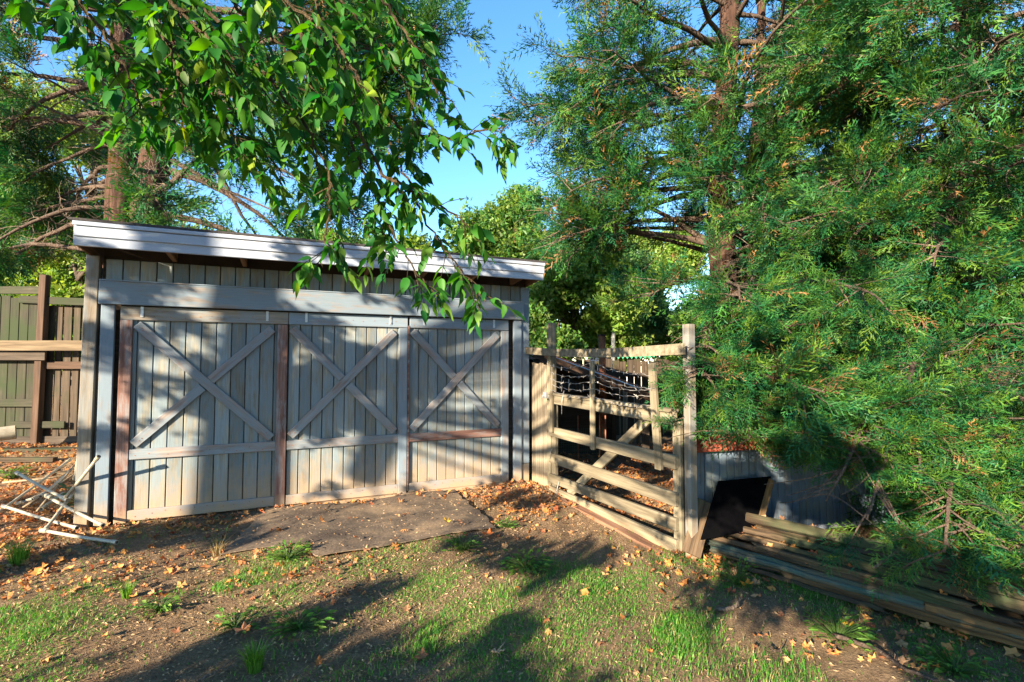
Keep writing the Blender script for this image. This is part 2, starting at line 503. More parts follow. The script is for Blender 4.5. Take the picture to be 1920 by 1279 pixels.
def door(u0, u1, left_stile, right_stile, first_rising, dz=0.0, mats=None, topmat=None, midmat=None):
    bk = MB(); bk.box(((u0 + u1) / 2, 0.026, 1.02), (u1 - u0 - 0.01, 0.012, 2.0))
    d = bk.build("sliding_door", M_darkw, shed)
    n = 11
    for k in range(n):
        a = u0 + (u1 - u0) * k / n; e = u0 + (u1 - u0) * (k + 1) / n
        board("plank", d, ((a + e) / 2, 0.01 + 0.001 * (k % 3), 0.03), ((a + e) / 2, 0.01 + 0.001 * (k % 3), 2.0), (e - a) - 0.008, 0.018, FN, M_plank)
    wf = -0.013
    li = u0 + (0.10 if left_stile else 0.002); ri = u1 - (0.10 if right_stile else 0.002)
    if left_stile: board("stile", d, (u0 + 0.05, wf - 0.003, 0.0 + dz), (u0 + 0.05, wf - 0.003, 1.905), 0.098, 0.03, FN, left_stile)
    if right_stile: board("stile", d, (u1 - 0.05, wf - 0.003, 0.0 + dz), (u1 - 0.05, wf - 0.003, 1.90), 0.098, 0.03, FN, right_stile)
    board("top_rail", d, (u0, wf, 1.97), (u1, wf, 1.97), 0.128, 0.026, FN, topmat or M_trim)
    board("middle_rail", d, (li, wf, 0.632), (ri, wf, 0.632), 0.096, 0.026, FN, midmat or M_brace)
    board("bottom_rail", d, (li, wf, 0.062 + dz), (ri, wf, 0.062 + dz), 0.10, 0.026, FN, M_trim)
    A = (Vector((li + 0.03, wf, 1.865)), Vector((ri - 0.04, wf, 0.715)))
    Bq = (Vector((ri - 0.05, wf, 1.855)), Vector((li + 0.03, wf, 0.725)))
    full, cut = (Bq, A) if first_rising else (A, Bq)
    for (p, q) in (full, cut): pass
    W = 0.088

    def brace(p, q):
        board("brace", d, p, q, W, 0.026, FN, M_brace)
    brace(*full)
    m = (cut[0] + cut[1]) / 2; dr = (cut[1] - cut[0]).normalized()
    fd = (full[1] - full[0]).normalized()
    gap = (W / 2) / abs(dr.cross(fd).length) + 0.004
    c2 = (W / 2) * abs(dr.dot(fd)) / abs(dr.cross(fd).length)
    brace(cut[0], m - dr * (gap + c2 * 0.55)); brace(m + dr * (gap + c2 * 0.55), cut[1])
    nl = MB(); rn = random.Random(int(u0 * 100))
    for uu in np.arange(li + 0.06, ri - 0.02, 0.118):
        for zz in (0.62, 1.955, 0.07):
            nl.box((uu + rn.uniform(-.02, .02), wf - 0.0138, zz + rn.uniform(-.02, .02)), (0.007, 0.003, 0.007))
    for (p, q) in (A, Bq):
        for t in (0.03, 0.05, 0.95, 0.97):
            c = p + (q - p) * t; nl.box((c.x + rn.uniform(-.015, .015), wf - 0.0138, c.z), (0.008, 0.003, 0.008))
    nl.build("nail_heads", M_rust, d)['kind'] = 'stuff'
    # hanger straps on the top rail
    for uu in (u0 + 0.17, u1 - 0.2):
        s = MB(); s.box((uu, wf - 0.017, 1.985), (0.024, 0.006, 0.10)); s.box((uu, wf - 0.022, 1.955), (0.012, 0.008, 0.012)); s.box((uu, wf - 0.022, 2.01), (0.012, 0.008, 0.012))
        s.build("hanger_strap", M_steel, d)
    return d


door(0.035, 1.482, M_redwood, M_redwood, False, topmat=M_bare)
door(1.488, 2.752, None, M_trim, True, 0.0)
door(2.775, 4.03, None, M_brace, True, 0.0, midmat=M_redwood)
sl = MB(); sl.box((2.7635, -0.012, 0.98), (0.016, 0.04, 1.9)); sl.build("edge_strip", M_redwood, shed)

# roof
rf = MB()
v = []
for (u, w, z) in ((-0.24, -0.435, 2.722), (4.36, -0.435, 2.722), (4.36, 3.35, 2.40), (-0.24, 3.35, 2.40)):
    v.append((u, w, z))
v += [(a, b_, c_ + 0.022) for a, b_, c_ in v]
rf.add(v, [(0, 2, 1), (0, 3, 2), (4, 5, 6), (4, 6, 7), (0, 1, 5), (0, 5, 4), (1, 2, 6), (1, 6, 5), (2, 3, 7), (2, 7, 6), (3, 0, 4), (3, 4, 7)])
roof = rf.build("roof", M_roof, shed)
dk = MB()
v = [(a, b_, c_ - 0.006) for (a, b_, c_) in ((-0.21, -0.38, 2.717), (4.32, -0.38, 2.717), (4.32, 3.3, 2.404), (-0.21, 3.3, 2.404))]
v += [(a, b_, c_ - 0.03) for a, b_, c_ in v]
dk.add(v, [(0, 1, 2), (0, 2, 3), (4, 6, 5), (4, 7, 6), (0, 5, 1), (0, 4, 5), (1, 6, 2), (1, 5, 6), (2, 7, 3), (2, 6, 7), (3, 4, 0), (3, 7, 4)])
dk.build("roof_deck", M_deck, roof)
board("fascia_board", roof, (-0.21, -0.400, 2.600), (4.33, -0.400, 2.600), 0.185, 0.026, FN, M_fascia)
board("fascia_strip", roof, (-0.205, -0.420, 2.632), (4.335, -0.420, 2.632), 0.085, 0.016, FN, M_fascia)
board("drip_edge", roof, (-0.215, -0.431, 2.700), (4.34, -0.431, 2.700), 0.036, 0.012, FN, M_fascia)
board("barge_board", roof, (-0.205, -0.38, 2.60), (-0.205, 3.3, 2.30), 0.15, 0.022, (-1, 0, 0), M_rafter)
board("barge_board", roof, (4.315, -0.38, 2.60), (4.315, 3.3, 2.30), 0.15, 0.022, (1, 0, 0), M_rafter)
for u in (0.45, 1.06, 1.67, 2.28, 2.9, 3.5, 4.08):
    board("rafter", roof, (u, -0.383, 2.602), (u, 0.02, 2.568), 0.15, 0.042, (1, 0, 0), M_rafter)
lad = MB(); lad.box((2.08, 0.045, 2.55), (4.4, 0.02, 0.15)); lad.build("blocking", M_deck, roof)

# ------------------------------------------------------------------ gate and its side fence
GU = 4.345
gate = empty("farm_gate", SW(GU, -0.6), SA, "pale wooden five rail farm gate with a diagonal brace and barbed wire on top", "gate")
GNN = (-1, 0, 0)


def gp(w, z, du=0.0): return (du, w + 0.6, z)


for (z0, z1, wd) in ((1.078, 1.058, 0.105), (0.70, 0.715, 0.108), (0.392, 0.425, 0.11), (0.158, 0.232, 0.10), (0.015, 0.062, 0.105)):
    board("rail", gate, gp(-0.60, z0, -0.035), gp(-2.705, z1, -0.035), wd, 0.036, GNN, M_gate, key=int(z0 * 100))
board("top_cap", gate, gp(-0.62, 1.138, -0.03), gp(-2.69, 1.118, -0.03), 0.085, 0.028, (0, 0, 1), M_gate)
board("stile", gate, gp(-0.66, 0.0), gp(-0.66, 1.06), 0.09, 0.036, GNN, M_gate)
board("stile", gate, gp(-2.685, 0.03), gp(-2.685, 1.035), 0.085, 0.036, GNN, M_gate)
board("diagonal_brace", gate, gp(-2.33, 1.02, 0.0), gp(-0.98, 0.05, 0.0), 0.095, 0.032, GNN, M_gate)
board("picket", gate, gp(-1.575, 0.64, -0.072), gp(-1.565, 1.515, -0.072), 0.062, 0.028, GNN, M_gate, warp=0.003)
board("picket", gate, gp(-2.545, 0.63, -0.072), gp(-2.475, 1.495, -0.072), 0.075, 0.032, GNN, M_gate, warp=0.004)
board("picket", gate, gp(-0.715, 0.70, -0.072), gp(-0.715, 1.45, -0.072), 0.05, 0.03, GNN, M_gate, warp=0.003)
r = random.Random(3)
for (za, zb, zc) in ((1.47, 1.50, 1.40), (1.39, 1.385, 1.29), (1.315, 1.32, 1.28), (1.255, 1.245, 1.235), (1.19, 1.17, 1.145)):
    m = MB()
    ts = np.linspace(0, 1, 40)
    wv = -0.70 - 1.83 * ts
    zz = np.where(ts < 0.48, za + (zb - za) * ts / 0.48, zb + (zc - zb) * (ts - 0.48) / 0.52) - 0.04 * np.abs(np.sin(ts * math.pi / 0.5)) + np.array([r.uniform(-.009, .009) for _ in ts])
    uu = -0.088 + np.array([r.uniform(-.01, .01) for _ in ts])
    pts = np.stack([uu, wv + 0.6, zz], -1)
    m.tube(pts, 0.0026, 4)
    for k in range(2, 39, 4):
        for s in (-1, 1):
            dv = np.array([r.uniform(-.5, .5), s * 0.5, r.uniform(-1, 1)]); dv *= 0.028 / np.linalg.norm(dv)
            m.tube([pts[k] - dv * 0.6, pts[k] + dv], 0.0024, 3)
    m.build("barbed_wire", M_wire, gate)
m = MB(); m.box((-0.065, 0.03, 1.115), (0.05, 0.07, 0.07)); m.box((-0.097, 0.04, 1.10), (0.02, 0.05, 0.03)); m.build("latch", M_steel, gate)
m = MB()
for (w, z, l) in ((-0.98, 1.06, 0.26), (-0.86, 0.07, 0.2), (-0.7, 0.45, 0.12)):
    m.tube([gp(w, z + l / 2, -0.06), gp(w + 0.01, z, -0.085), gp(w + 0.05, z - l / 2, -0.062)], 0.0045, 5)
m.build("wire_tie", M_wire, gate)


def gpost(w, z1, s, label, lean=0.0):
    p = empty("gate_post", SW(GU + 0.02, w), SA, label, "post", "posts at the gate")
    board("shaft", p, (0, 0, -0.1), (0.0, lean, z1), s, s, FN, M_gate if w > -1 else M_post)
    return p


gpost(-0.545, 1.975, 0.085, "tall square gate post nearest the shed with a steel latch beside it")
gpost(-2.80, 1.80, 0.068, "square gate post half hidden by cedar sprays at the open end of the gate", 0.0)
tb = empty("cross_bar", SW(GU - 0.075, -1.4), SA, "thin grey bowed bar spanning above the gate between both posts", "bar")
m = MB()
ts = np.linspace(0, 1, 15)
for k in range(14):
    a, e = ts[k], ts[k + 1]
    def bz(t): return 1.66 - 0.055 * t - 0.05 * math.sin(math.pi * t) * 0.7
    wa, we = 1.42 - 2.87 * a, 1.42 - 2.87 * e
    c = np.array([0, (wa + we) / 2, (bz(a) + bz(e)) / 2])
    ang = math.atan2(bz(e) - bz(a), we - wa)
    Rm = np.array([[1, 0, 0], [0, math.cos(ang), -math.sin(ang)], [0, math.sin(ang), math.cos(ang)]])
    m.box(c, (0.022, abs(we - wa) + 0.003, 0.085), Rm)
bar = m.build("bar_board", M_gate, tb)

sf = empty("side_fence", SW(GU + 0.03, -0.28), SA, "narrow weathered plank fence filling the gap between shed and gate", "fence")
for k, (w, zt) in enumerate(((0.225, 1.50), (0.125, 1.485), (0.025, 1.495), (-0.075, 1.475), (-0.17, 1.46))):
    board("plank", sf, (0.002 * k, w, -0.05), (0.002 * k, w + 0.004, zt), 0.092, 0.022, GNN, M_grey, warp=0.002, key=k)
board("rail", sf, (0.035, 0.27, 1.2), (0.035, -0.22, 1.2), 0.08, 0.036, GNN, M_darkw)

st = empty("sill_timber", SW(GU - 0.12, -1.75), SA, "reddish half buried timber lying under the gate", "timber")
board("beam", st, (0.03, 0.75, -0.03), (0.05, -0.98, -0.045), 0.13, 0.10, (0, 0, 1), M_redlog, warp=0.006, segs=8)

# ------------------------------------------------------------------ low coop right of the gate
CO = np.array([1.44, 4.03, 0.0]); CA = math.atan2(0.23, 0.97)
coop = empty("chicken_coop", CO, CA, "low blue grey board coop with a red roof edge under the cedars", "coop")
m = MB(); m.box((1.75, 0.13, 0.44), (3.5, 0.17, 0.68)); cw = m.build("wall", M_darkw, coop)
for k in range(50):
    a = 0.0 + 0.07 * k
    board("plank", cw, (a + 0.035, 0.03 + 0.002 * (k % 2), 0.075), (a + 0.035, 0.03 + 0.002 * (k % 2), 0.77), 0.064, 0.016, FN, M_coop)
board("base_strip", coop, (0.6, 0.012, 0.09), (3.45, 0.012, 0.09), 0.04, 0.02, FN, M_fascia)
board("roof_edge", coop, (-0.02, -0.02, 0.855), (3.55, -0.02, 0.855), 0.15, 0.03, FN, M_red)
m = MB()
prof = [(k * 0.09, 0.016 * (1 if k % 2 else -1)) for k in range(40)]
for k in range(39):
    (xa, za), (xb, zb) = prof[k], prof[k + 1]
    v = [(xa, -0.05, 0.945 + za), (xb, -0.05, 0.945 + zb), (xb, 0.42, 1.02 + zb), (xa, 0.42, 1.02 + za)]
    v += [(a, b_, c_ - 0.004) for a, b_, c_ in v]
    m.add(v, [(0, 1, 2), (0, 2, 3), (4, 6, 5), (4, 7, 6), (0, 5, 1), (0, 4, 5), (2, 7, 3), (2, 6, 7)])
m.build("roof", M_rust, coop)
m = MB()
for k in range(7):
    z = 0.99 - k * 0.03
    pts = [(0.075 + (0.008 if k % 2 else 0) + 0.009 * math.cos(t), -0.045 + (0 if k % 2 else 0.006 * math.cos(t)), z + 0.02 * math.sin(t)) for t in np.linspace(0, 6.28, 9)]
    m.tube(pts, 0.0035, 4)
ch = m.build("hanging_chain", M_rust); ch.location = CO; ch.rotation_euler = (0, 0, CA)
tag(ch, "rusty chain hanging on the red edge of the low coop", "chain")


def lean(name, label, cat, p, q, W, T, mat, nrm, warp=0.0):
    """a panel or stick from foot p to head q"""
    o = board(name, None, p, q, W, T, nrm, mat, warp=warp)
    return tag(o, label, cat)


a = at(1296, 1040, 3.78); b_ = at(1322, 940, 3.99)
lean("leaning_plank", "wide brown plank leaning on the coop beside the gate", "plank", a, b_, 0.14, 0.025, M_orange if False else M_log, (-0.2, -1, 0.2))
m = MB()
q4 = [at(1313, 1012, 3.80), at(1424, 992, 3.88), at(1445, 893, 4.05), at(1346, 902, 4.03)]
off = np.array([-0.004, -0.018, 0.004])
vv = q4 + [p + off for p in q4]
m.add(vv, [(0, 2, 1), (0, 3, 2), (4, 5, 6), (4, 6, 7), (0, 1, 5), (0, 5, 4), (1, 2, 6), (1, 6, 5), (2, 3, 7), (2, 7, 6), (3, 0, 4), (3, 4, 7)])
tag(m.build("black_panel", M_black), "square black panel leaning against the blue grey coop wall", "panel")
a = at(1421, 992, 3.86); b_ = at(1446, 900, 4.02)
lean("orange_stick", "orange brown stake leaning right of the black panel", "stake", a, b_, 0.045, 0.035, M_ylog, (-0.15, -1, 0.3))

def ragged(name, p0, p1, W, T, roll, mat, seed, rings=26, sides=12):
    """an old split board: rounded, ridged along the grain, with broken ends"""
    r = np.random.default_rng(seed)
    p0 = np.array(p0, float); p1 = np.array(p1, float); L = np.linalg.norm(p1 - p0)
    a = np.arange(sides) * 2 * math.pi / sides
    cy = np.sign(np.cos(a)) * np.abs(np.cos(a)) ** 0.55 * W / 2; cz = np.sign(np.sin(a)) * np.abs(np.sin(a)) ** 0.6 * T / 2
    ridge = 1 + r.normal(0, 0.09, sides)
    t = np.linspace(0, 1, rings)
    wob = np.cumsum(r.normal(0, 1, (rings, 2)), axis=0); wob -= np.linspace(0, 1, rings)[:, None] * wob[-1]
    wob *= np.array([0.0032, 0.0022])
    V = np.zeros((rings, sides, 3))
    V[:, :, 0] = (t * L - L / 2)[:, None]
    V[0, :, 0] += r.uniform(-0.02, 0.07, sides); V[-1, :, 0] -= r.uniform(-0.02, 0.07, sides)
    jit = 1 + r.normal(0, 0.035, (rings, sides))
    wear = 1 - 0.22 * np.exp(-((t[:, None] - r.random(3)[None]) / 0.05) ** 2).sum(1) * r.random()
    V[:, :, 1] = cy * ridge * jit * wear[:, None] + wob[:, :1]; V[:, :, 2] = cz * ridge * jit + wob[:, 1:]
    m = MB()
    i, j = np.meshgrid(np.arange(rings - 1), np.arange(sides), indexing='ij')
    q0 = i * sides + j; q1 = i * sides + (j + 1) % sides
    f = np.concatenate([np.stack([q0, q1 + sides, q1], -1).reshape(-1, 3), np.stack([q0, q0 + sides, q1 + sides], -1).reshape(-1, 3)])
    v = np.vstack([V.reshape(-1, 3), [[-L / 2 + 0.02, 0, 0]], [[L / 2 - 0.02, 0, 0]]]); n = rings * sides; jj = np.arange(sides)
    f = np.vstack([f, np.stack([jj, (jj + 1) % sides, np.full(sides, n)], -1), np.stack([n - sides + (jj + 1) % sides, n - sides + jj, np.full(sides, n + 1)], -1)])
    m.add(v, f)
    o = m.build(name, mat)
    x = Vector((p1 - p0) / L); z = (Vector((0, 0, 1)) - x * x.z).normalized(); y = z.cross(x)
    z2 = z * math.cos(roll) + y * math.sin(roll); y2 = z2.cross(x)
    M = Matrix((x, y2, z2)).transposed().to_4x4(); M.translation = Vector((p0 + p1) / 2)
    o.matrix_world = M
    return o


# ------------------------------------------------------------------ pile of old boards, lower right
PD = np.array([0.672, -0.74, 0.0]); PN = np.array([0.74, 0.672, 0.0])
PB = np.array([1.50, 3.93, 0.05])
pile = [  # offset across, start, length, height, width, thick, material, name, label
    (0.02, 0.02, 1.75, 0.055, 0.10, 0.035, M_green, "green_board", "flaking green painted board at the front bottom of the wood pile"),
    (0.10, 0.06, 2.30, 0.03, 0.12, 0.04, M_log, "pile_board", "dark board on the ground under the green board of the pile"),
    (0.00, 0.55, 1.70, 0.018, 0.07, 0.03, M_ylog, "yellow_board", "yellowish board along the front foot of the wood pile"),
    (0.05, 0.00, 1.55, 0.098, 0.085, 0.03, M_green, "green_board", "grey green board lying second from the bottom of the wood pile"),
    (0.08, -0.03, 1.80, 0.135, 0.10, 0.032, M_log, "pile_board", "splintered brown board just above the two green boards"),
    (0.22, 0.05, 2.30, 0.06, 0.14, 0.06, M_log, "pile_board", "thick dark board in the middle bottom of the wood pile"),
    (0.16, 0.00, 2.05, 0.172, 0.13, 0.035, M_log, "pile_board", "broad rotten board in the middle of the wood pile with orange leaves"),
    (0.22, 0.06, 2.25, 0.215, 0.12, 0.04, M_log, "pile_board", "brown grey board below the topmost board of the pile"),
    (0.32, 0.08, 2.20, 0.15, 0.12, 0.10, M_log, "pile_board", "heavy square beam at the back of the wood pile"),
    (0.27, 0.16, 2.20, 0.275, 0.11, 0.06, M_log, "pile_board", "topmost mossy round edged board of the wood pile"),
    (0.02, 1.30, 0.95, 0.10, 0.10, 0.04, M_ylog, "yellow_board", "sunlit yellow end board at the right edge of the wood pile"),
    (0.05, 0.35, 1.2, 0.165, 0.06, 0.03, M_log, "pile_board", "short narrow splinter of board lying loose on the front of the pile"),
    (0.30, -0.04, 1.0, 0.225, 0.07, 0.035, M_log, "pile_board", "jutting broken board end just under the mossy topmost board"),
    (0.13, 0.75, 1.4, 0.215, 0.09, 0.03, M_log, "pile_board", "tilted dark board lying across the right half of the pile"),
    (0.20, 0.9, 1.3, 0.262, 0.07, 0.03, M_darkw, "pile_board", "thin blackened board on the pile's right half behind the tilted one"),
    (-0.05, 0.25, 0.9, 0.012, 0.05, 0.025, M_log, "pile_board", "narrow half buried board in the leaves before the wood pile"),
    (0.36, 0.50, 1.9, 0.245, 0.08, 0.04, M_darkw, "pile_board", "nearly black narrow board behind the topmost pile board"),
]
for k, (off, s0, L, z, W, T, mt, nm, lb) in enumerate(pile):
    tl = random.uniform(-0.02, 0.02)
    p = PB + PD * s0 + PN * (off * 0.85) + np.array([0, 0, z - 0.05 + random.uniform(-0.006, 0.012)])
    e = p + PD * L + PN * tl * 2 + np.array([0, 0, random.uniform(-0.02, 0.012)])
    o = ragged(nm, p, e, W * 0.88, T * 1.25, random.uniform(-0.45, 0.45), mt, 400 + k)
    tag(o, lb, "board", "old boards in the pile")

# ------------------------------------------------------------------ mats in front of the doors
def mat_mesh(pts, label, key):
    bm = bmesh.new()
    n, k = 24, 16
    g = [[None] * (k + 1) for _ in range(n + 1)]
    rr = random.Random(key)
    P0, P1, P2, P3 = [Vector(p) for p in pts]
    for i in range(n + 1):
        for j in range(k + 1):
            s, t = i / n, j / k
            p = (P0 * (1 - s) + P1 * s) * (1 - t) + (P3 * (1 - s) + P2 * s) * t
            z = 0.006 * math.sin(5 * s + key) * math.sin(4 * t + 1) + rr.uniform(-.001, .001)
            edge = 0.022 * rr.uniform(-1, 1) if (i in (0, n) or j in (0, k)) else 0
            g[i][j] = bm.verts.new((p.x + edge, p.y + edge, float(gh(p.x, p.y)) + 0.012 + 0.008 * key + z))
    for i in range(n):
        for j in range(k): bm.faces.new((g[i][j], g[i + 1][j], g[i + 1][j + 1], g[i][j + 1]))
    r = bmesh.ops.extrude_face_region(bm, geom=bm.faces[:])
    for v in [x for x in r['geom'] if isinstance(x, bmesh.types.BMVert)]: v.co.z += 0.007
    bmesh.ops.recalc_face_normals(bm, faces=bm.faces[:])
    me = bpy.data.meshes.new("rubber_mat"); bm.to_mesh(me); bm.free()
    me.materials.append(M_mat)
    o = link("rubber_mat", me)
    return tag(o, label, "mat", "dark mats before the doors")


def mat_material():
    m, nt, N, Lk, B = newmat("dusty_rubber")
    geo = N.new("ShaderNodeNewGeometry"); P = geo.outputs["Position"]
    a = noise(N, Lk, P, 2.2, 6, 0.65); b = noise(N, Lk, P, 45, 5, 0.7)
    r = ramp(N, [(0.32, (0.065, 0.050, 0.040)), (0.50, (0.13, 0.099, 0.072)), (0.68, (0.25, 0.18, 0.115))])
    Lk.new(a.outputs[0], r.inputs[0])
    r2 = ramp(N, [(0.3, (0.6, 0.6, 0.6)), (0.6, (1.0, 1.0, 1.0)), (0.7, (1.8, 1.65, 1.4))])
    Lk.new(b.outputs[0], r2.inputs[0])
    c = mixc(N, Lk, 1.0, r.outputs[0], r2.outputs[0], 'MULTIPLY')
    Lk.new(c, B.inputs["Base Color"]); B.inputs["Roughness"].default_value = 0.85; B.inputs["Specular IOR Level"].default_value = 0.2
    bp = N.new("ShaderNodeBump"); bp.inputs["Strength"].default_value = 0.5; bp.inputs["Distance"].default_value = 0.01
    Lk.new(b.outputs[0], bp.inputs["Height"]); Lk.new(bp.outputs[0], B.inputs["Normal"])
    return m


M_mat = mat_material()
mat_mesh([SW(1.03, -1.22), SW(1.75, -1.36), SW(1.95, -0.10), SW(1.30, -0.06)], "smaller grey rubber mat piece at the left before the middle door", 0)
mat_mesh([SW(1.70, -1.67), SW(3.25, -1.56), SW(3.30, -0.13), SW(1.74, -0.09)], "large dusty dark rubber mat before the middle and right doors", 1)

# ------------------------------------------------------------------ fence at the left
def gz(x, y): return float(gh(x, y))


FY = 7.5
lf = empty("board_fence", (-7.4, FY, 0.3), 0, "mossy green and brown board fence left of the shed", "fence")
def lp(px, z, dy=0.0): return ((px - 960) / FPX * (FY + dy) + 7.4, dy, z - 0.3)
px = -70.0; k = 0
while px < 86:
    board("plank", lf, lp(px + 8.6, 0.28), lp(px + 8.6, 2.50 + 0.02 * math.sin(k * 2.1)), 0.132, 0.02, FN, M_moss, warp=0.002, key=k % 4)
    px += 17.4; k += 1
px = 86.0
while px < 215:
    board("plank", lf, lp(px + 7.5, 0.28, 0.04), lp(px + 7.5 + 0.4 * math.sin(k), 2.37, 0.04), 0.112 + 0.01 * math.sin(k * 3), 0.02, FN, M_brown, warp=0.003, key=k % 4)
    px += 16.6; k += 1
board("top_cap", lf, lp(-80, 2.60), lp(83, 2.60), 0.115, 0.03, FN, M_moss)
board("top_rail", lf, lp(32, 2.455, -0.045), lp(215, 2.395, -0.045), 0.11, 0.032, FN, M_moss)
board("post", lf, lp(74, 0.15, -0.065), lp(79, 2.82, -0.065), 0.10, 0.09, FN, M_orange)
board("long_rail", lf, lp(-80, 1.75, -0.20), lp(215, 1.75, -0.20), 0.15, 0.035, FN, M_yellow)
board("lower_rail", lf, lp(-80, 1.60, -0.13), lp(86, 1.60, -0.13), 0.13, 0.03, FN, M_darkw)
board("middle_rail", lf, lp(76, 1.46, -0.035), lp(215, 1.46, -0.035), 0.11, 0.032, FN, M_orange)
board("low_rail", lf, lp(-80, 0.90, -0.05), lp(69, 0.90, -0.05), 0.115, 0.03, FN, M_moss)
board("low_rail", lf, lp(24, 0.575, -0.05), lp(127, 0.575, -0.05), 0.10, 0.03, FN, M_moss)
board("kick_board", lf, lp(-80, 0.33, -0.02), lp(215, 0.33, -0.02), 0.14, 0.03, FN, M_darkw)

for (pts, lb, W, mt) in (((-8.2, 6.35, -5.0, 6.45, 0.06), "long landscape timber lying before the leaf bed left of the shed", 0.11, M_log),
                         ((-8.3, 7.05, -5.2, 7.12, 0.25), "weathered timber on the leaf bed close under the fence", 0.10, M_moss),
                         ((-8.4, 6.75, -6.1, 6.68, 0.19), "short thin timber lying among the leaves between the two timbers", 0.07, M_log)):
    o = board("landscape_timber", None, (pts[0], pts[1], pts[4]), (pts[2], pts[3], pts[4] + 0.01), W, W * 0.8, (0, 0, 1), mt, warp=0.008, segs=8)
    tag(o, lb, "timber", "timbers of the leaf bed")

m = MB()
P0 = at(-30, 818, 6.75); P1 = at(30, 810, 6.95)
dr = (P1 - P0) / np.linalg.norm(P1 - P0)
m.tube(np.array([P0, P0 + dr * 0.25, P1]), 0.095, 18, cap=False)
m.tube(np.array([P1 - dr * 0.01, P1 - dr * 0.2]), 0.086, 18)
dp = m.build("drain_pipe", M_pvc, smooth=True)
tag(dp, "fat white plastic pipe end lying under the fence at the left edge", "pipe")

# ------------------------------------------------------------------ plastic pipe frames
def pipe_thing(name, label, segs, fittings=(), group="white plastic pipes by the shed corner", rad=0.0135):
    base = np.mean([s[0] for s in segs], axis=0); base = np.array([base[0], base[1], gz(base[0], base[1])])
    t = empty(name, base, 0, label, "pipe", group)
    for (p, q) in segs:
        m = MB(); p = np.array(p) - base; q = np.array(q) - base
        d = (q - p) / np.linalg.norm(q - p)
        mid = (p + q) / 2 + np.array([0, 0, -0.006])
        m.tube([p, mid, q], rad, 10)
        m.tube([p - d * 0.002, p + d * 0.05], rad * 1.32, 10); m.tube([q - d * 0.05, q + d * 0.002], rad * 1.32, 10)
        o = m.build("pipe", M_pvc, t, smooth=False)
        m2 = MB(); m2.tube([q + d * 0.0015, q + d * 0.0035], rad * 0.85, 10); m2.tube([p - d * 0.0035, p - d * 0.0015], rad * 0.85, 10)
        m2.build("open_end", M_dark, o)
    for (p, dv) in fittings:
        m = MB(); p = np.array(p) - base; dv = np.array(dv) / np.linalg.norm(dv)
        m.tube([p - dv * 0.045, p + dv * 0.045], rad * 1.45, 10)
        m.build("fitting", M_pvc, t)
    return t


J = at(121, 935, 4.62)
pipe_thing("pipe_frame", "crossed white pipe frame with one arm pointing up toward the shed corner",
           [(J, at(185, 856, 4.42)), (J, at(31, 886, 4.85)), (at(87, 930, 4.75), at(193, 985, 4.40))],
           [(J, at(31, 886, 4.85) - J), (at(92, 931, 4.73), at(193, 985, 4.40) - at(87, 930, 4.75))])
E2 = at(83, 995, 4.38)
pipe_thing("pipe_frame", "bluish white pipe lying flat nearest the camera with an elbow end",
           [(E2, at(219, 1017, 4.12)), (E2, at(146, 914, 4.95))], [(E2, (1, -0.4, 0.1))])
E3 = at(10, 950, 4.95)
pipe_thing("pipe_frame", "long white pipe lying behind the crossed frame with a bend at the left",
           [(E3, at(144, 990, 4.42)), (at(-5, 962, 4.9), at(131, 862, 5.9))], [(E3, (1, -0.4, 0))])
pipe_thing("white_pipe", "white pipe leaning upright against the weathered corner post", [(at(140, 898, 4.75), at(157, 800, 4.66))])
pipe_thing("white_pipe", "short white pipe with an open end among the leaves at the left", [(at(60, 936, 5.2), at(30, 945, 5.15)), (at(60, 936, 5.2), at(114, 906, 5.6))])
pipe_thing("white_pipe", "white pipe with its open end just left of the frame joint", [(at(76, 931, 5.05), at(134, 880, 5.75))])
pipe_thing("white_pipe", "pair of stubby white pipe ends under the crossed frame", [(at(78, 954, 4.75), at(110, 930, 5.0)), (at(86, 948, 4.8), at(118, 926, 5.05))])

for k, (a, b_, lb) in enumerate((((28, 962, 4.95), (150, 882, 5.35), "long tan stick slanting under the white pipes from the left edge"),
                                 ((70, 958, 4.9), (140, 872, 5.5), "thin tan stick behind the crossed pipe frame"),
                                 ((98, 975, 4.6), (150, 905, 4.95), "short tan stick leaning on the ivy at the shed corner"),
                                 ((5, 905, 5.6), (118, 893, 5.7), "flat tan stick lying level behind the pipe heap"))):
    p, q = at(*a), at(*b_)
    p[2] = max(p[2], gz(p[0], p[1]) + 0.012); q[2] = max(q[2], gz(q[0], q[1]) + 0.012)
    m = MB(); m.tube([p * 0 , (q - p) * 0.5 + np.array([0, 0, -0.004]), q - p], [0.012, 0.011, 0.008], 7)
    o = m.build("tan_stick", M_tan, smooth=True); o.location = p
    tag(o, lb, "stick", "tan sticks among the pipes")

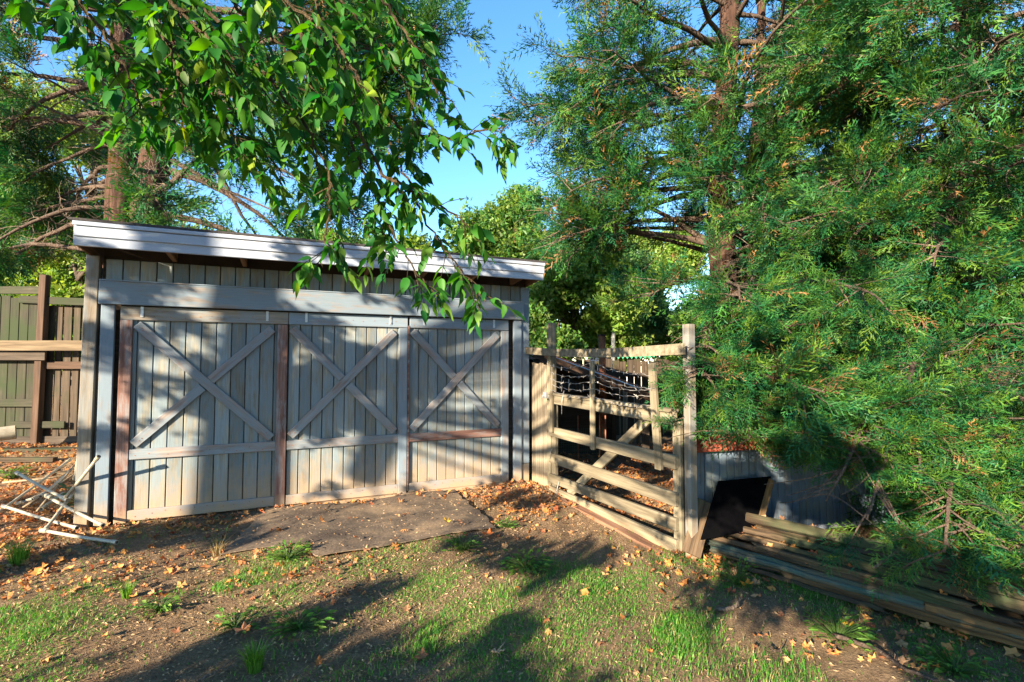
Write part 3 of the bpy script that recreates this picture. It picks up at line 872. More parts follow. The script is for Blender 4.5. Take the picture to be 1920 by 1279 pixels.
# ------------------------------------------------------------------ yard behind the gate
bf = empty("yard_fence", (0.6, 10.4, 0), 0, "dark plank fence closing the yard behind the gate", "fence")
x = -0.4; k = 0
while x < 5.4:
    board("plank", bf, (x, 0.004 * (k % 3), -0.05), (x, 0.004 * (k % 3), 1.55 + 0.03 * math.sin(k * 1.7)), 0.138, 0.02, FN, M_brown if k % 3 else M_darkw, warp=0.003, key=k % 4)
    x += 0.152; k += 1
board("rail", bf, (-0.45, -0.04, 1.25), (5.4, -0.04, 1.25), 0.09, 0.035, FN, M_darkw)
board("rail", bf, (-0.45, -0.04, 0.45), (5.4, -0.04, 0.45), 0.09, 0.035, FN, M_darkw)
rfc = empty("pale_fence", (5.4, 8.9, 0), math.radians(-15), "pale sunlit plank fence far right behind the cedars", "fence")
for k in range(30):
    board("plank", rfc, (0.1 + 0.152 * k, 0.004 * (k % 3), -0.05), (0.1 + 0.152 * k, 0.004 * (k % 3), 1.62 + 0.03 * math.sin(k * 2.7)), 0.138, 0.02, FN, M_grey, warp=0.003, key=k % 4)
board("rail", rfc, (0, 0.04, 1.2), (4.7, 0.04, 1.2), 0.09, 0.035, FN, M_grey)

rp = empty("rusty_post", (1.47, 8.1, 0), 0, "rusty red post standing in the yard behind the gate", "post")
m = MB(); m.tube([(0, 0, -0.1), (0.01, 0, 1.0), (0, 0.01, 1.93)], 0.055, 10); m.build("shaft", M_rust, rp, smooth=True)
m = MB(); m.tube([(0, 0.01, 1.932), (0, 0.01, 1.96)], 0.062, 10); m.build("cap", M_darkw, rp)

lt = empty("lean_to", (0.9, 7.4, 0), math.radians(8), "low scrap roof sagging to the right inside the yard", "lean-to")
for k in range(6):
    y0 = -0.5 + 0.24 * k
    board("roof_sheet", lt, (-0.72 + 0.03 * (k % 2), y0, 1.72 - 0.02 * k), (0.95 - 0.05 * (k % 3), y0 + 0.02, 1.12 + 0.02 * (k % 2)), 0.22, 0.012, (0.35, -0.15, 1), M_steel if k % 2 else M_rust, warp=0.006, key=k, segs=6)
board("roof_beam", lt, (-0.7, -0.60, 1.62), (0.95, -0.60, 1.02), 0.10, 0.04, FN, M_orange)
board("roof_beam", lt, (-0.7, 0.80, 1.58), (0.95, 0.80, 1.00), 0.10, 0.04, FN, M_darkw)
for (x, y, z) in ((-0.65, -0.55, 1.55), (0.9, -0.55, 1.0), (-0.65, 0.78, 1.5), (0.9, 0.78, 1.0)):
    board("post", lt, (x, y, -0.1), (x, y, z), 0.08, 0.08, FN, M_darkw)
m = MB(); m.box((0.1, 0.8, 0.5), (1.6, 0.03, 1.05)); m.build("back_panel", M_darkw, lt)

nt_ = empty("wire_netting", (0.62, 6.75, 0), math.radians(5), "green wire netting standing low behind the gate", "netting")
m = MB()
for k in range(25): m.box((-0.1 + 0.03 * k, 0, 0.33), (0.0022, 0.0022, 0.56))
for k in range(19): m.box((0.26, 0.0024, 0.06 + 0.03 * k), (0.74, 0.0022, 0.0022))
o = m.build("wire_grid", plain("green_wire", (0.03, 0.07, 0.05), (0.05, 0.11, 0.08), 20, 0.5), nt_); o['kind'] = 'stuff'
for x in (-0.12, 0.28, 0.66):
    m = MB(); m.tube([(x, 0.01, -0.1), (x, 0.012, 0.78)], 0.009, 6); m.build("stake", M_rust if x > 0 else M_steel, nt_)
for k, (px, py, Y, z1, lb) in enumerate(((1140, 790, 9.2, 0.95, "leftmost"), (1172, 790, 9.4, 0.95, "second"), (1196, 790, 9.3, 0.97, "third"), (1230, 790, 9.2, 0.98, "rightmost"))):
    p = at(px, py, Y)
    o = board("pale_stake", None, (p[0], p[1], -0.05), (p[0], p[1], z1 + 0.05), 0.06, 0.05, FN, M_grey if k != 2 else M_yellow)
    tag(o, f"{lb} of four pale stakes standing before the dark yard fence", "stake", "stakes in the yard")

# far pale house, pole and green awning seen through gaps
hs = empty("far_house", (9.2, 30.0, 0), math.radians(-12), "pale house far behind the yard glimpsed through the branches", "house")
M_wallp = plain("pale_siding", (0.5, 0.47, 0.45), (0.58, 0.55, 0.53), 3, 0.8)
m = MB(); m.box((0, 2, 1.5), (9, 4, 3.2)); hw = m.build("wall", M_wallp, hs)
m = MB(); v = [(-5, -0.5, 3.0), (5, -0.5, 3.0), (5, 4.5, 3.0), (-5, 4.5, 3.0), (-5, 2, 4.8), (5, 2, 4.8)]
m.add(v, [(0, 1, 5), (0, 5, 4), (2, 3, 4), (2, 4, 5), (0, 4, 3), (1, 2, 5), (0, 3, 2), (0, 2, 1)]); m.build("roof", M_roof, hs)
for x in (-2.6, 0.2, 2.8):
    m = MB(); m.box((x, -0.02, 1.7), (1.0, 0.06, 1.2)); fr = m.build("window", M_fascia, hs)
    m = MB(); m.box((x, -0.06, 1.7), (0.82, 0.02, 1.02)); m.build("pane", M_black, fr)
gp_ = empty("white_pole", (3.05, 15.0, 0), 0, "slim white pole rising behind the yard left of the cedar", "pole")
m = MB(); m.tube([(0, 0, -0.2), (0.02, 0, 2.5), (0, 0, 4.9)], [0.07, 0.065, 0.05], 9); m.build("shaft", plain("white_bark", (0.22, 0.22, 0.22), (0.36, 0.36, 0.36), 14, 0.8), gp_, smooth=True)
m = MB(); m.tube([(0, 0, 4.9), (0, 0, 4.96)], 0.062, 9); m.build("cap", M_steel, gp_)
M_awn = plain("green_canvas", (0.02, 0.20, 0.10), (0.03, 0.27, 0.14), 8, 0.7)
aw = empty("green_awning", (3.5, 14.0, 0), math.radians(-6), "small green awning with a toothed edge behind the gate bar", "awning")
m = MB(); m.box((0, 0.35, 1.78), (1.1, 0.75, 0.05), np.array([[1, 0, 0], [0, math.cos(.25), -math.sin(.25)], [0, math.sin(.25), math.cos(.25)]]))
m.build("canopy", M_awn, aw)
m = MB()
for k in range(9):
    x = -0.55 + k * 0.1222; 
    m.add([(x, -0.02, 1.70), (x + 0.12, -0.02, 1.70), (x + 0.06, -0.02, 1.60), (x, -0.03, 1.70), (x + 0.12, -0.03, 1.70), (x + 0.06, -0.03, 1.60)], [(0, 2, 1), (3, 4, 5), (0, 3, 5), (0, 5, 2), (1, 2, 5), (1, 5, 4), (0, 1, 4), (0, 4, 3)])
m.build("valance", M_awn, aw)
for x in (-0.5, 0.5):
    m = MB(); m.tube([(x, 0.0, -0.1), (x, 0.0, 1.7)], 0.02, 6); m.build("leg", M_darkw, aw)

# ------------------------------------------------------------------ foliage templates
def tri_template(parts):
    v, f = [], []
    for (a, b, c) in parts:
        k = len(v); v += [a, b, c]; f.append((k, k + 1, k + 2))
    return np.array(v, float), np.array(f, int)


def cedar_spray(seed):
    r = random.Random(seed); P = []
    ax = np.array([1.0, 0, 0])
    def tw(p, d, L, w):
        d = d / np.linalg.norm(d); s = np.cross(d, [r.uniform(-.5, .5), r.uniform(-.5, .5), 1]); s /= np.linalg.norm(s)
        P.append((p - s * w, p + s * w * 0.6 + d * L * 0.25, p + d * L))
    bend = r.uniform(-.25, .25)
    for k in range(10):
        t = 0.05 + 0.93 * k / 9
        p = np.array([t, bend * t * t, 0.10 * math.sin(2.2 * t) * r.uniform(.6, 1.2)])
        side = 1 if k % 2 else -1
        L = (0.46 - 0.27 * t) * r.uniform(0.75, 1.2)
        d = np.array([0.75, side * 0.8 + bend * t, r.uniform(-.4, .5)])
        tw(p, d, L, 0.033)
        dn = d / np.linalg.norm(d)
        q = p + dn * L * r.uniform(0.3, 0.5)
        tw(q, dn + np.array([0.5, -side * 0.7, r.uniform(-.5, .5)]), L * 0.6, 0.030)
    tw(np.array([0.95, bend, 0.06]), np.array([1, bend, .1]), 0.16, 0.02)
    tw(np.array([0.0, 0, 0]), np.array([1, bend * .5, .1]), 0.9, 0.008)
    return tri_template(P)


def cedar_plume(seed):
    """finely divided spray for branches close to the camera"""
    r = random.Random(seed + 90); P = []

    def tw(p, d, L, w):
        d = d / np.linalg.norm(d); q = np.cross(d, [r.uniform(-.7, .7), r.uniform(-.7, .7), 1]); q /= np.linalg.norm(q)
        P.append((p - q * w, p + q * w, p + d * L))
    bend = r.uniform(-.3, .3)
    for k in range(10):
        t = 0.04 + 0.92 * k / 9
        p = np.array([t, bend * t * t, 0.10 * math.sin(2.4 * t) * r.uniform(.5, 1.3)])
        side = 1 if k % 2 else -1
        L = (0.50 - 0.30 * t) * r.uniform(0.7, 1.25)
        d = np.array([0.9, side * 0.75 + bend * t, r.uniform(-.55, .6)]); d /= np.linalg.norm(d)
        tw(p, d, L, 0.016)
        for i in range(3):
            q = p + d * L * (0.22 + 0.25 * i)
            tw(q, d + np.array([0.25, (-1) ** i * 0.65, r.uniform(-.6, .6)]), L * (0.44 - 0.05 * i) * r.uniform(.7, 1.3), 0.019)
    tw(np.array([0.93, bend * .9, 0.05]), np.array([1, bend, .1]), 0.18, 0.018)
    tw(np.array([0.0, 0, 0]), np.array([1, bend * .5, .1]), 0.95, 0.008)
    return tri_template(P)


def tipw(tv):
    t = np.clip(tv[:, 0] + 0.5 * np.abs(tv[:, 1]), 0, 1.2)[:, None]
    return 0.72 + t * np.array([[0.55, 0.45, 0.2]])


SPRAYS = [cedar_spray(s) for s in range(6)]
PLUMES = [cedar_plume(s) for s in range(6)]


def leaf_cluster(seed, n=8, l=0.55, w=0.2):
    r = random.Random(seed); P = []
    for k in range(n):
        p = np.array([r.uniform(-.5, .5) for _ in range(3)])
        d = np.array([r.gauss(0, 1) for _ in range(3)]); d[2] -= 0.4; d /= np.linalg.norm(d)
        s = np.cross(d, [r.gauss(0, .5), r.gauss(0, .5), 1]); s /= np.linalg.norm(s)
        L = l * r.uniform(.7, 1.2); W = w * r.uniform(.8, 1.2)
        a, b, c, e = p, p + d * L * .45 + s * W, p + d * L, p + d * L * .45 - s * W
        P.append((a, b, c)); P.append((a, c, e))
    return tri_template(P)


CLUSTERS = [leaf_cluster(s) for s in range(5)]


def leaf_cluster_far(seed, n=9):
    r = random.Random(seed + 50); P = []
    for k in range(n):
        p = np.array([r.uniform(-.5, .5) for _ in range(3)])
        d = np.array([r.gauss(0, 1) for _ in range(3)]); d /= np.linalg.norm(d)
        s_ = np.cross(d, [r.gauss(0, .5), r.gauss(0, .5), 1]); s_ /= np.linalg.norm(s_)
        P.append((p - s_ * .13, p + s_ * .13, p + d * .42 * r.uniform(.8, 1.2)))
    return tri_template(P)


FARCL = [leaf_cluster_far(s) for s in range(5)]


def frames(D, roll, scale):
    """rotation matrices with local X along D"""
    D = D / (np.linalg.norm(D, axis=1)[:, None] + 1e-9)
    up = np.tile(np.array([0, 0, 1.0]), (len(D), 1)); up[np.abs(D[:, 2]) > 0.95] = (1, 0, 0)
    y = np.cross(up, D); y /= np.linalg.norm(y, axis=1)[:, None] + 1e-9
    z = np.cross(D, y)
    c, s = np.cos(roll)[:, None], np.sin(roll)[:, None]
    y2 = y * c + z * s; z2 = -y * s + z * c
    return np.stack([D, y2, z2], -1) * scale[:, None, None]


def palette(n, cols, jitter=0.18):
    cols = np.array(cols)
    t = rng.random(n) * (len(cols) - 1)
    k = np.minimum(t.astype(int), len(cols) - 2); f = (t - k)[:, None]
    c = cols[k] * (1 - f) + cols[k + 1] * f
    return c * (1 + rng.normal(0, jitter, (n, 1)))


CEDAR = [(0.006, 0.060, 0.030), (0.011, 0.080, 0.026), (0.028, 0.102, 0.017), (0.066, 0.125, 0.014)]
BROAD = [(0.03, 0.11, 0.022), (0.055, 0.14, 0.022), (0.095, 0.17, 0.028), (0.14, 0.19, 0.035)]
WALNUT = [(0.010, 0.072, 0.016), (0.018, 0.10, 0.013), (0.036, 0.13, 0.013), (0.075, 0.15, 0.02)]


def wobble(p0, d0, L, n, droop, nz, up=0.0):
    """a limb path: starts along d0, bends by droop, wanders by nz"""
    pts = [np.array(p0, float)]
    d = np.array(d0, float); d /= np.linalg.norm(d)
    for k in range(n):
        d = d + np.array([rng.normal(0, nz), rng.normal(0, nz), rng.normal(0, nz) * 0.7 - droop / n + up * (k / n) / n])
        d /= np.linalg.norm(d)
        pts.append(pts[-1] + d * L / n)
    return np.array(pts)


def cedar(label, trunks, prim, spray_scale=(0.16, 0.30), dens=1.0, twig_dead=6, keep=None, cat="tree", group=None, lenf=None, bare=None):
    """trunks: list of (points, radii). prim: list of (z, azimuth, length, rise, bare_fraction)"""
    base = trunks[0][0][0]
    t = empty("cedar_tree", base, 0, label, cat, group)
    base = np.array(base)
    for pts, rad in trunks:
        m = MB()
        pts = np.array(pts); tt = np.linspace(0, 1, 26); src = np.linspace(0, 1, len(pts))
        P = np.stack([np.interp(tt, src, pts[:, i]) for i in range(3)], -1)
        P[:, :2] += np.cumsum(rng.normal(0, 0.012, (26, 2)), axis=0) * np.linspace(0, 1, 26)[:, None]
        Rr = np.interp(tt, src, rad) * (1 + 0.06 * np.sin(np.arange(26) * 1.7))
        m.tube(P - base, Rr, 14)
        v = m.v[0]
        v += rng.normal(0, 0.008, v.shape)
        m.build("trunk", M_bcedar, t, smooth=True)
    SP, SD, SC = [], [], []
    twigs = MB(); dead = MB()
    for (tk, z, az, L, rise, bf, *goal) in prim:
        pts, rad = trunks[tk]; pts = np.array(pts)
        zz = np.clip(z, pts[0, 2], pts[-1, 2])
        p0 = np.array([np.interp(zz, pts[:, 2], pts[:, 0]), np.interp(zz, pts[:, 2], pts[:, 1]), zz])
        d0 = np.array([math.cos(az), math.sin(az), rise])
        if goal:
            g = np.array(goal[0]); d0 = g - p0; L = np.linalg.norm(d0); d0 = d0 + np.array([0, 0, 0.25 * L])
        path = wobble(p0, d0, L, 10, 0.55 + 0.25 * rng.random(), 0.125, up=0.25)
        if goal: path = path + np.linspace(0, 1, 11)[:, None] ** 1.3 * (g - path[-1])
        if keep is not None and keep(path[4:]).mean() < 0.45: continue
        r0 = 0.012 + 0.014 * L
        m = MB(); m.tube(path - base, np.linspace(r0, 0.005, 11), 6)
        m.build("limb", M_blimb, t, smooth=True)
        seg = np.linalg.norm(path[1] - path[0])
        # dead inner twigs
        for k in range(int(twig_dead * L)):
            s = rng.random() * 0.75 * 10; i = int(s); q = path[i] * (1 - (s - i)) + path[i + 1] * (s - i)
            d = rng.normal(0, 1, 3); d[2] *= 0.6; ll = rng.uniform(0.15, 0.55)
            tp = wobble(q, d, ll, 4, 0.2, 0.25)
            if keep is not None and not keep(tp[-2:]).all(): continue
            dead.tube(tp - base, np.linspace(0.0055, 0.0018, 5), 3, cap=False)
            for _ in range(2):
                i2 = rng.integers(1, 4)
                dead.tube(wobble(tp[i2], rng.normal(0, 1, 3) + (tp[4] - tp[0]) * 2, ll * 0.5, 3, 0.1, 0.25) - base, np.linspace(0.0035, 0.0015, 4), 3, cap=False)
        # secondaries
        nsec = int(L * 5.4 * dens) + 3
        for k in range(nsec):
            tpos = bf + (1 - bf) * rng.random() ** 0.8
            s = min(tpos * 10, 9.99); i = int(s); q = path[i] * (1 - (s - i)) + path[i + 1] * (s - i)
            md = path[i + 1] - path[i]; md /= np.linalg.norm(md)
            sd_ = np.array([-md[1], md[0], 0.0]) * (1 if k % 2 else -1)
            d = md * rng.uniform(0.4, 1.0) + sd_ * rng.uniform(0.4, 1.0) + np.array([0, 0, rng.normal(0.05, 0.35)])
            ll = (0.25 + 0.45 * (1 - tpos)) * min(L, 2.2) * rng.uniform(0.4, 0.8)
            ll = min(max(ll, 0.22), 0.95)
            sp = wobble(q, d, ll, 5, 0.35, 0.14, up=0.4)
            twigs.tube(sp - base, np.linspace(0.007, 0.0022, 6), 3, cap=False)
            ns = int(ll / (0.043 if np.linalg.norm(q - CAM) > 5 else 0.034)) + 2
            for n_ in range(ns):
                u = 0.36 + 0.64 * (n_ + rng.random()) / ns
                s2 = min(u * 5, 4.99); i2 = int(s2)
                pp = sp[i2] * (1 - (s2 - i2)) + sp[i2 + 1] * (s2 - i2)
                dd = (sp[i2 + 1] - sp[i2]) / np.linalg.norm(sp[i2 + 1] - sp[i2])
                side = rng.normal(0, 1, 3); side -= dd * side.dot(dd); side /= np.linalg.norm(side)
                SP.append(pp); SD.append(dd * 0.75 + side * rng.uniform(0.15, 0.95) + np.array([0, 0, 0.16]))
                SC.append(rng.random())
    SP = np.array(SP); SD = np.array(SD)
    if keep is not None:
        k = keep(SP); SP, SD = SP[k], SD[k]
    rl = SP - CAM; zf = np.maximum(rl @ FW, 0.1)      # nothing is grown far outside what the photograph covers
    k = (np.abs(rl[:, 0] / zf) < 1.25) & ((rl @ UPV) / zf < 0.80); SP, SD = SP[k], SD[k]
    N = len(SP)
    # clumps: neighbouring sprays share a tone
    tone = np.sin(SP[:, 0] * 2.3 + 1) * np.sin(SP[:, 1] * 2.9) * np.sin(SP[:, 2] * 3.1 + 2)
    cols = palette(N, CEDAR, 0.15) * (1 + 0.22 * tone)[:, None]
    dead_ = rng.random(N) < 0.05
    cols[dead_] = palette(int(dead_.sum()), [(0.10, 0.055, 0.025), (0.20, 0.115, 0.05)], 0.2)
    dist = np.linalg.norm(SP - CAM, axis=1)
    sc = rng.uniform(*spray_scale, N) * np.clip(dist / 6.8, 0.62, 1.1) * np.where(rng.random(N) < 0.2, 1.35, 1.0)
    Mx = frames(SD, rng.normal(0, 0.9, N), sc)
    which = rng.integers(0, 6, N); near = dist < 5.0
    fol = MB()
    for k in range(6):
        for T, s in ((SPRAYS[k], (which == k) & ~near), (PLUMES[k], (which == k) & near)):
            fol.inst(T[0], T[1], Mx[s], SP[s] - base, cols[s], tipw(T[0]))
    print("near", near.sum())
    fol.build("crown", M_cedar, t)
    if twigs.n: twigs.build("twigs", M_blimb, t)['kind'] = 'stuff'
    if dead.n: dead.build("dead_twigs", M_btwig, t)['kind'] = 'stuff'
    print("cedar sprays", N)
    return t


def prims(tk, n, z0, z1, L0, L1, azc=None, azw=math.pi, bf=0.25, rise=(0.0, 0.5), pw=1.0):
    out = []
    for k in range(n):
        f = (k + rng.random()) / n
        z = z0 + (z1 - z0) * f ** pw
        az = (k * 2.399 + rng.normal(0, 0.3)) if azc is None else azc + rng.uniform(-azw, azw)
        out.append((tk, z, az, (L0 + (L1 - L0) * f) * rng.uniform(0.72, 1.1), rng.uniform(*rise), bf))
    return out


# right hand cedars: one tall behind the coop, one nearer at the frame's right, one further back
TA = [([(3.05, 7.1, -0.1), (3.05, 7.05, 1.5), (3.0, 7.0, 3.6), (3.25, 7.0, 6.5), (3.35, 7.0, 9.5)], [0.24, 0.20, 0.17, 0.14, 0.07]),
      ([(3.15, 7.15, 1.3), (3.45, 7.2, 3.0), (3.75, 7.3, 5.2), (3.95, 7.35, 7.5)], [0.13, 0.11, 0.08, 0.04])]
HP = -math.pi / 2


def coop_clear(P):
    """sprays the photograph keeps clear of the gate, the coop wall and the left of the wood pile"""
    lim = 0.98 - 0.22 * sstep(1.7, 2.0, P[:, 0]) - 0.36 * sstep(2.6, 3.1, P[:, 0])
    return ~((P[:, 0] < 2.9) & (P[:, 1] < 4.7) & (P[:, 2] < lim) & ~((P[:, 0] > 1.95) & (P[:, 1] < 3.3) & (P[:, 2] > 0.22) & (P[:, 2] < 0.50))) & ~((P[:, 0] < 0.315 * P[:, 1]) & (P[:, 2] < 1.45) & (P[:, 1] < 7)) & ~((P[:, 0] < 0.37 * P[:, 1]) & (P[:, 2] >= 1.45) & (P[:, 2] < 2.0) & (P[:, 1] < 7))


pA = prims(0, 50, 1.5, 8.2, 3.0, 2.0, bf=0.25) + prims(1, 22, 1.7, 7.4, 2.4, 1.8, bf=0.25)
pA += prims(0, 14, 1.7, 5.6, 3.1, 2.8, azc=math.pi * 1.02, azw=0.6, bf=0.38)
pA += prims(0, 16, 3.2, 7.4, 3.0, 2.9, azc=math.pi * 1.0, azw=0.5, bf=0.40, rise=(0.0, 0.3))
pA += prims(0, 10, 3.6, 5.4, 1.5, 1.3, azc=HP - 0.2, azw=0.7, bf=0.15) + prims(0, 16, 1.0, 3.9, 2.9, 2.2, azc=HP, azw=0.75, bf=0.30, rise=(-.15, .3)) + prims(1, 14, 3.0, 6.6, 2.2, 2.0, azc=HP + 0.5, azw=0.7, bf=0.2)
pA += prims(0, 16, 1.2, 2.4, 3.9, 3.8, azc=HP - 0.44, azw=0.15, bf=0.55, rise=(.0, .28))
pA += prims(0, 8, 1.0, 1.9, 3.0, 2.9, azc=HP - 0.02, azw=0.25, bf=0.40, rise=(.0, .25))
pA += [(0, zz, 0, 1, 0, 0.62, g) for zz, g in ((2.0, (1.45, 3.78, 1.40)), (1.8, (1.62, 3.70, 1.15)), (1.7, (1.72, 3.62, 0.95)), (2.2, (1.95, 3.62, 1.35)), (1.6, (2.1, 3.6, 0.95)),
                                             (2.3, (1.55, 3.95, 1.62)), (2.2, (2.3, 3.9, 1.45)), (2.5, (2.0, 4.0, 1.8)), (1.9, (1.38, 3.9, 1.05)), (2.7, (1.8, 3.9, 2.0)), (2.0, (2.5, 3.7, 1.2)), (1.5, (2.4, 3.8, 0.9)))]
cedar("tall red cedar with a reddish trunk rising behind the low coop", TA, pA, (0.19, 0.33), 0.92, 4.5, keep=lambda P: ~((P[:, 0] < 2.7) & (P[:, 2] < 3.2) & (P[:, 1] > 5.6) & (rng.random(len(P)) < 0.82)) & ~((P[:, 0] < 2.9) & (P[:, 1] > 5.0) & (rng.random(len(P)) < 0.26)) & ~((np.abs(P[:, 0] - 3.2 - 0.05 * (P[:, 2] - 4)) < 0.5) & (P[:, 1] < 7.0) & (P[:, 2] > 4.3) & (rng.random(len(P)) < 0.42)) & coop_clear(P))

TB = [([(5.0, 5.6, 0.0), (4.95, 5.6, 2.0), (5.1, 5.5, 4.5), (5.2, 5.5, 8.0)], [0.17, 0.14, 0.11, 0.05])]
pB = prims(0, 44, 0.8, 6.4, 2.3, 1.9, bf=0.25) + prims(0, 18, 0.7, 4.2, 2.7, 2.3, azc=math.pi * 1.12, azw=0.55, bf=0.35, rise=(-.25, .3))
pB += prims(0, 26, 1.4, 6.2, 1.9, 1.7, azc=HP - 0.3, azw=0.9, bf=0.12, rise=(-.1, .4))
pB += prims(0, 10, 1.1, 2.0, 2.8, 2.6, azc=math.pi * 1.16, azw=0.2, bf=0.4, rise=(-.12, .1))
pB += prims(0, 13, 0.6, 1.7, 2.9, 2.7, azc=math.pi * 1.27, azw=0.26, bf=0.40, rise=(-.32, -.04))
pB += [(0, zz, 0, 1, 0, 0.5, g) for zz, g in ((1.3, (2.9, 3.2, 0.60)), (1.1, (3.2, 3.0, 0.55)), (1.2, (2.65, 3.25, 0.80)), (1.0, (3.0, 2.85, 0.42)), (1.4, (2.45, 3.45, 0.95)), (1.2, (3.4, 3.3, 0.8)), (1.5, (2.8, 3.5, 1.2)), (0.9, (2.75, 3.0, 0.5)), (1.3, (2.15, 3.05, 0.55)), (1.2, (2.40, 2.80, 0.45)), (1.1, (2.65, 2.65, 0.42)), (1.5, (2.0, 3.2, 0.62)), (1.0, (2.9, 2.6, 0.5)))]
cedar("bushy green cedar nearest the camera at the right edge", TB, pB, (0.18, 0.31), 0.95, 8, keep=coop_clear)

TC = [([(6.6, 9.0, 0.0), (6.6, 9.0, 3.0), (6.7, 9.1, 9.0)], [0.2, 0.16, 0.05])]
cedar("darker cedar standing between and behind the two front cedars", TC, prims(0, 34, 1.3, 8.4, 2.8, 2.0, bf=0.3), (0.24, 0.40), 0.7, 4)

# left cedar with twin trunk behind the shed
TL = [([(-6.60, 8.3, -0.1), (-6.63, 8.3, 3.0), (-6.64, 8.3, 3.9), (-6.66, 8.35, 5.4), (-6.8, 8.4, 7.2), (-6.9, 8.4, 9.0)], [0.30, 0.25, 0.22, 0.21, 0.16, 0.11]),
      ([(-6.35, 8.35, 2.3), (-6.28, 8.35, 3.4), (-6.20, 8.35, 4.4), (-6.06, 8.4, 5.8), (-5.90, 8.45, 7.2), (-5.8, 8.5, 9.0)], [0.25, 0.23, 0.225, 0.22, 0.16, 0.09])]
pL = prims(0, 22, 3.3, 8.0, 3.0, 2.8, azc=math.pi, azw=0.9, bf=0.45, rise=(-0.25, 0.3))
pL += prims(1, 22, 3.4, 8.0, 3.4, 3.6, azc=-0.05, azw=0.7, bf=0.66, rise=(-0.3, 0.25))
pL += prims(0, 6, 5.0, 8.0, 2.2, 2.2, azc=HP, azw=0.8, bf=0.6) + prims(1, 9, 6.0, 8.6, 4.4, 4.6, azc=-0.12, azw=0.25, bf=0.5, rise=(.0, .3))
pL += [(1, zz, 0, 1, 0, 0.5, g) for zz, g in ((5.8, (-0.9, 8.2, 7.1)), (6.0, (-1.2, 8.5, 7.5)), (5.6, (-1.3, 8.3, 6.7)), (6.2, (-1.0, 8.0, 7.8)), (5.2, (-2.0, 8.3, 6.2)), (6.4, (-1.8, 8.4, 7.6)))]
cedar("old twin trunked cedar with bare dead limbs behind the shed", TL, pL, (0.25, 0.40), 0.60, 11)


# ------------------------------------------------------------------ broadleaf trees in the distance
def broadleaf(label, x, y, h, rad, zc, n, seed, cols=BROAD, size=(0.28, 0.5), cat="tree", lobes=17, name="leafy_tree", group="leafy trees beyond the yard"):
    r = np.random.default_rng(seed)
    base = np.array([x, y, gz(x, y)])
    t = empty(name, base, 0, label, cat, group)
    m = MB(); m.tube([(0, 0, -0.1), (0.1, 0, zc * 0.6), (0.0, 0.1, h * 0.9)], [0.02 * h, 0.015 * h, 0.004 * h], 8); m.build("trunk", M_bdark, t, smooth=True)
    m = MB()
    L = []
    for k in range(lobes):
        a = r.random() * 6.28; q = math.sqrt(r.random())
        f_ = r.random() ** 0.8; sp_ = 1.0 - 0.55 * f_
        c = np.array([math.cos(a) * q * rad * 0.95 * sp_, math.sin(a) * q * rad * 0.95 * sp_, zc + (f_ - 0.45) * 1.8 * (h - zc) * 0.9])
        L.append((c, rad * r.uniform(0.20, 0.44)))
        m.tube(wobble((0, 0, max(0.2, c[2] - rad * 0.5)), c - np.array([0, 0, max(0.2, c[2] - rad * .5)]), np.linalg.norm(c[:2]) + rad * 0.5, 6, -0.2, 0.1), np.linspace(0.05, 0.012, 7), 5)
    m.build("limbs", M_bdark, t, smooth=True)
    P = []
    for c, rr in L:
        k = n // lobes
        d = r.normal(0, 1, (k, 3)); d /= np.linalg.norm(d, axis=1)[:, None]
        q = rr * (0.55 + 0.5 * r.random(k)) * (1 + 0.25 * np.sin(d[:, 0] * 5 + c[0]) * np.sin(d[:, 2] * 6))
        P.append(c + d * q[:, None] * np.array([1, 1, 0.85]))
    P = np.concatenate(P); P = P[P[:, 2] > 0.1]
    N = len(P)
    cc = palette(N, cols, 0.2)
    D = r.normal(0, 1, (N, 3))
    Mx = frames(D, r.random(N) * 6.28, r.uniform(*size, N))
    w = r.integers(0, 5, N); f = MB()
    for k in range(5): f.inst(FARCL[k][0], FARCL[k][1], Mx[w == k], P[w == k], cc[w == k])
    f.build("crown", M_tree, t)
    return t


YEL = [(0.06, 0.15, 0.02), (0.13, 0.21, 0.03), (0.20, 0.25, 0.05)]
DRK = [(0.022, 0.085, 0.035), (0.04, 0.115, 0.03), (0.075, 0.14, 0.03)]
broadleaf("round green tree rising behind the right end of the shed roof", -0.4, 24, 9.8, 3.4, 5.8, 6500, 1, BROAD, (0.35, 0.6))
broadleaf("bright yellow green tree right of the shed behind the gate", 2.0, 15.5, 5.6, 2.1, 3.2, 5200, 2, YEL, (0.25, 0.42))
broadleaf("dark green tree just left of the white pole", 3.6, 18, 6.2, 2.2, 3.4, 5000, 3, DRK, (0.25, 0.42))
broadleaf("pale leafy tree beyond the cross bar and awning", 6.6, 22, 7.2, 3.0, 3.8, 4800, 4, YEL, (0.3, 0.5))
broadleaf("large leafy tree behind the left fence", -13.6, 14, 6.0, 3.6, 3.6, 6500, 5, BROAD, (0.3, 0.5))
broadleaf("sunlit yellow green bush between fence and shed", -9.7, 11.0, 4.4, 1.6, 2.7, 3600, 6, YEL, (0.2, 0.34), name="tall_bush")
broadleaf("tree at the far left edge beyond the fence", -17.5, 17, 8.2, 3.6, 4.6, 4200, 7, BROAD, (0.35, 0.6))
broadleaf("tall airy tree behind the left cedar's bare limbs", -12.5, 14.5, 9.5, 4.2, 6.0, 2400, 21, YEL, (0.22, 0.4), lobes=12)
broadleaf("far tree seen under the left cedar's right limbs", -5.5, 22, 6.4, 3.4, 4.0, 3800, 8, YEL, (0.35, 0.6))
broadleaf("dense dark tree behind the tall cedar", 9.5, 17, 6.0, 3.2, 3.2, 4600, 9, DRK, (0.3, 0.55))
broadleaf("dense tree filling the far right behind the pale fence", 14.0, 15.5, 7.5, 3.8, 3.8, 5200, 10, DRK, (0.35, 0.6))
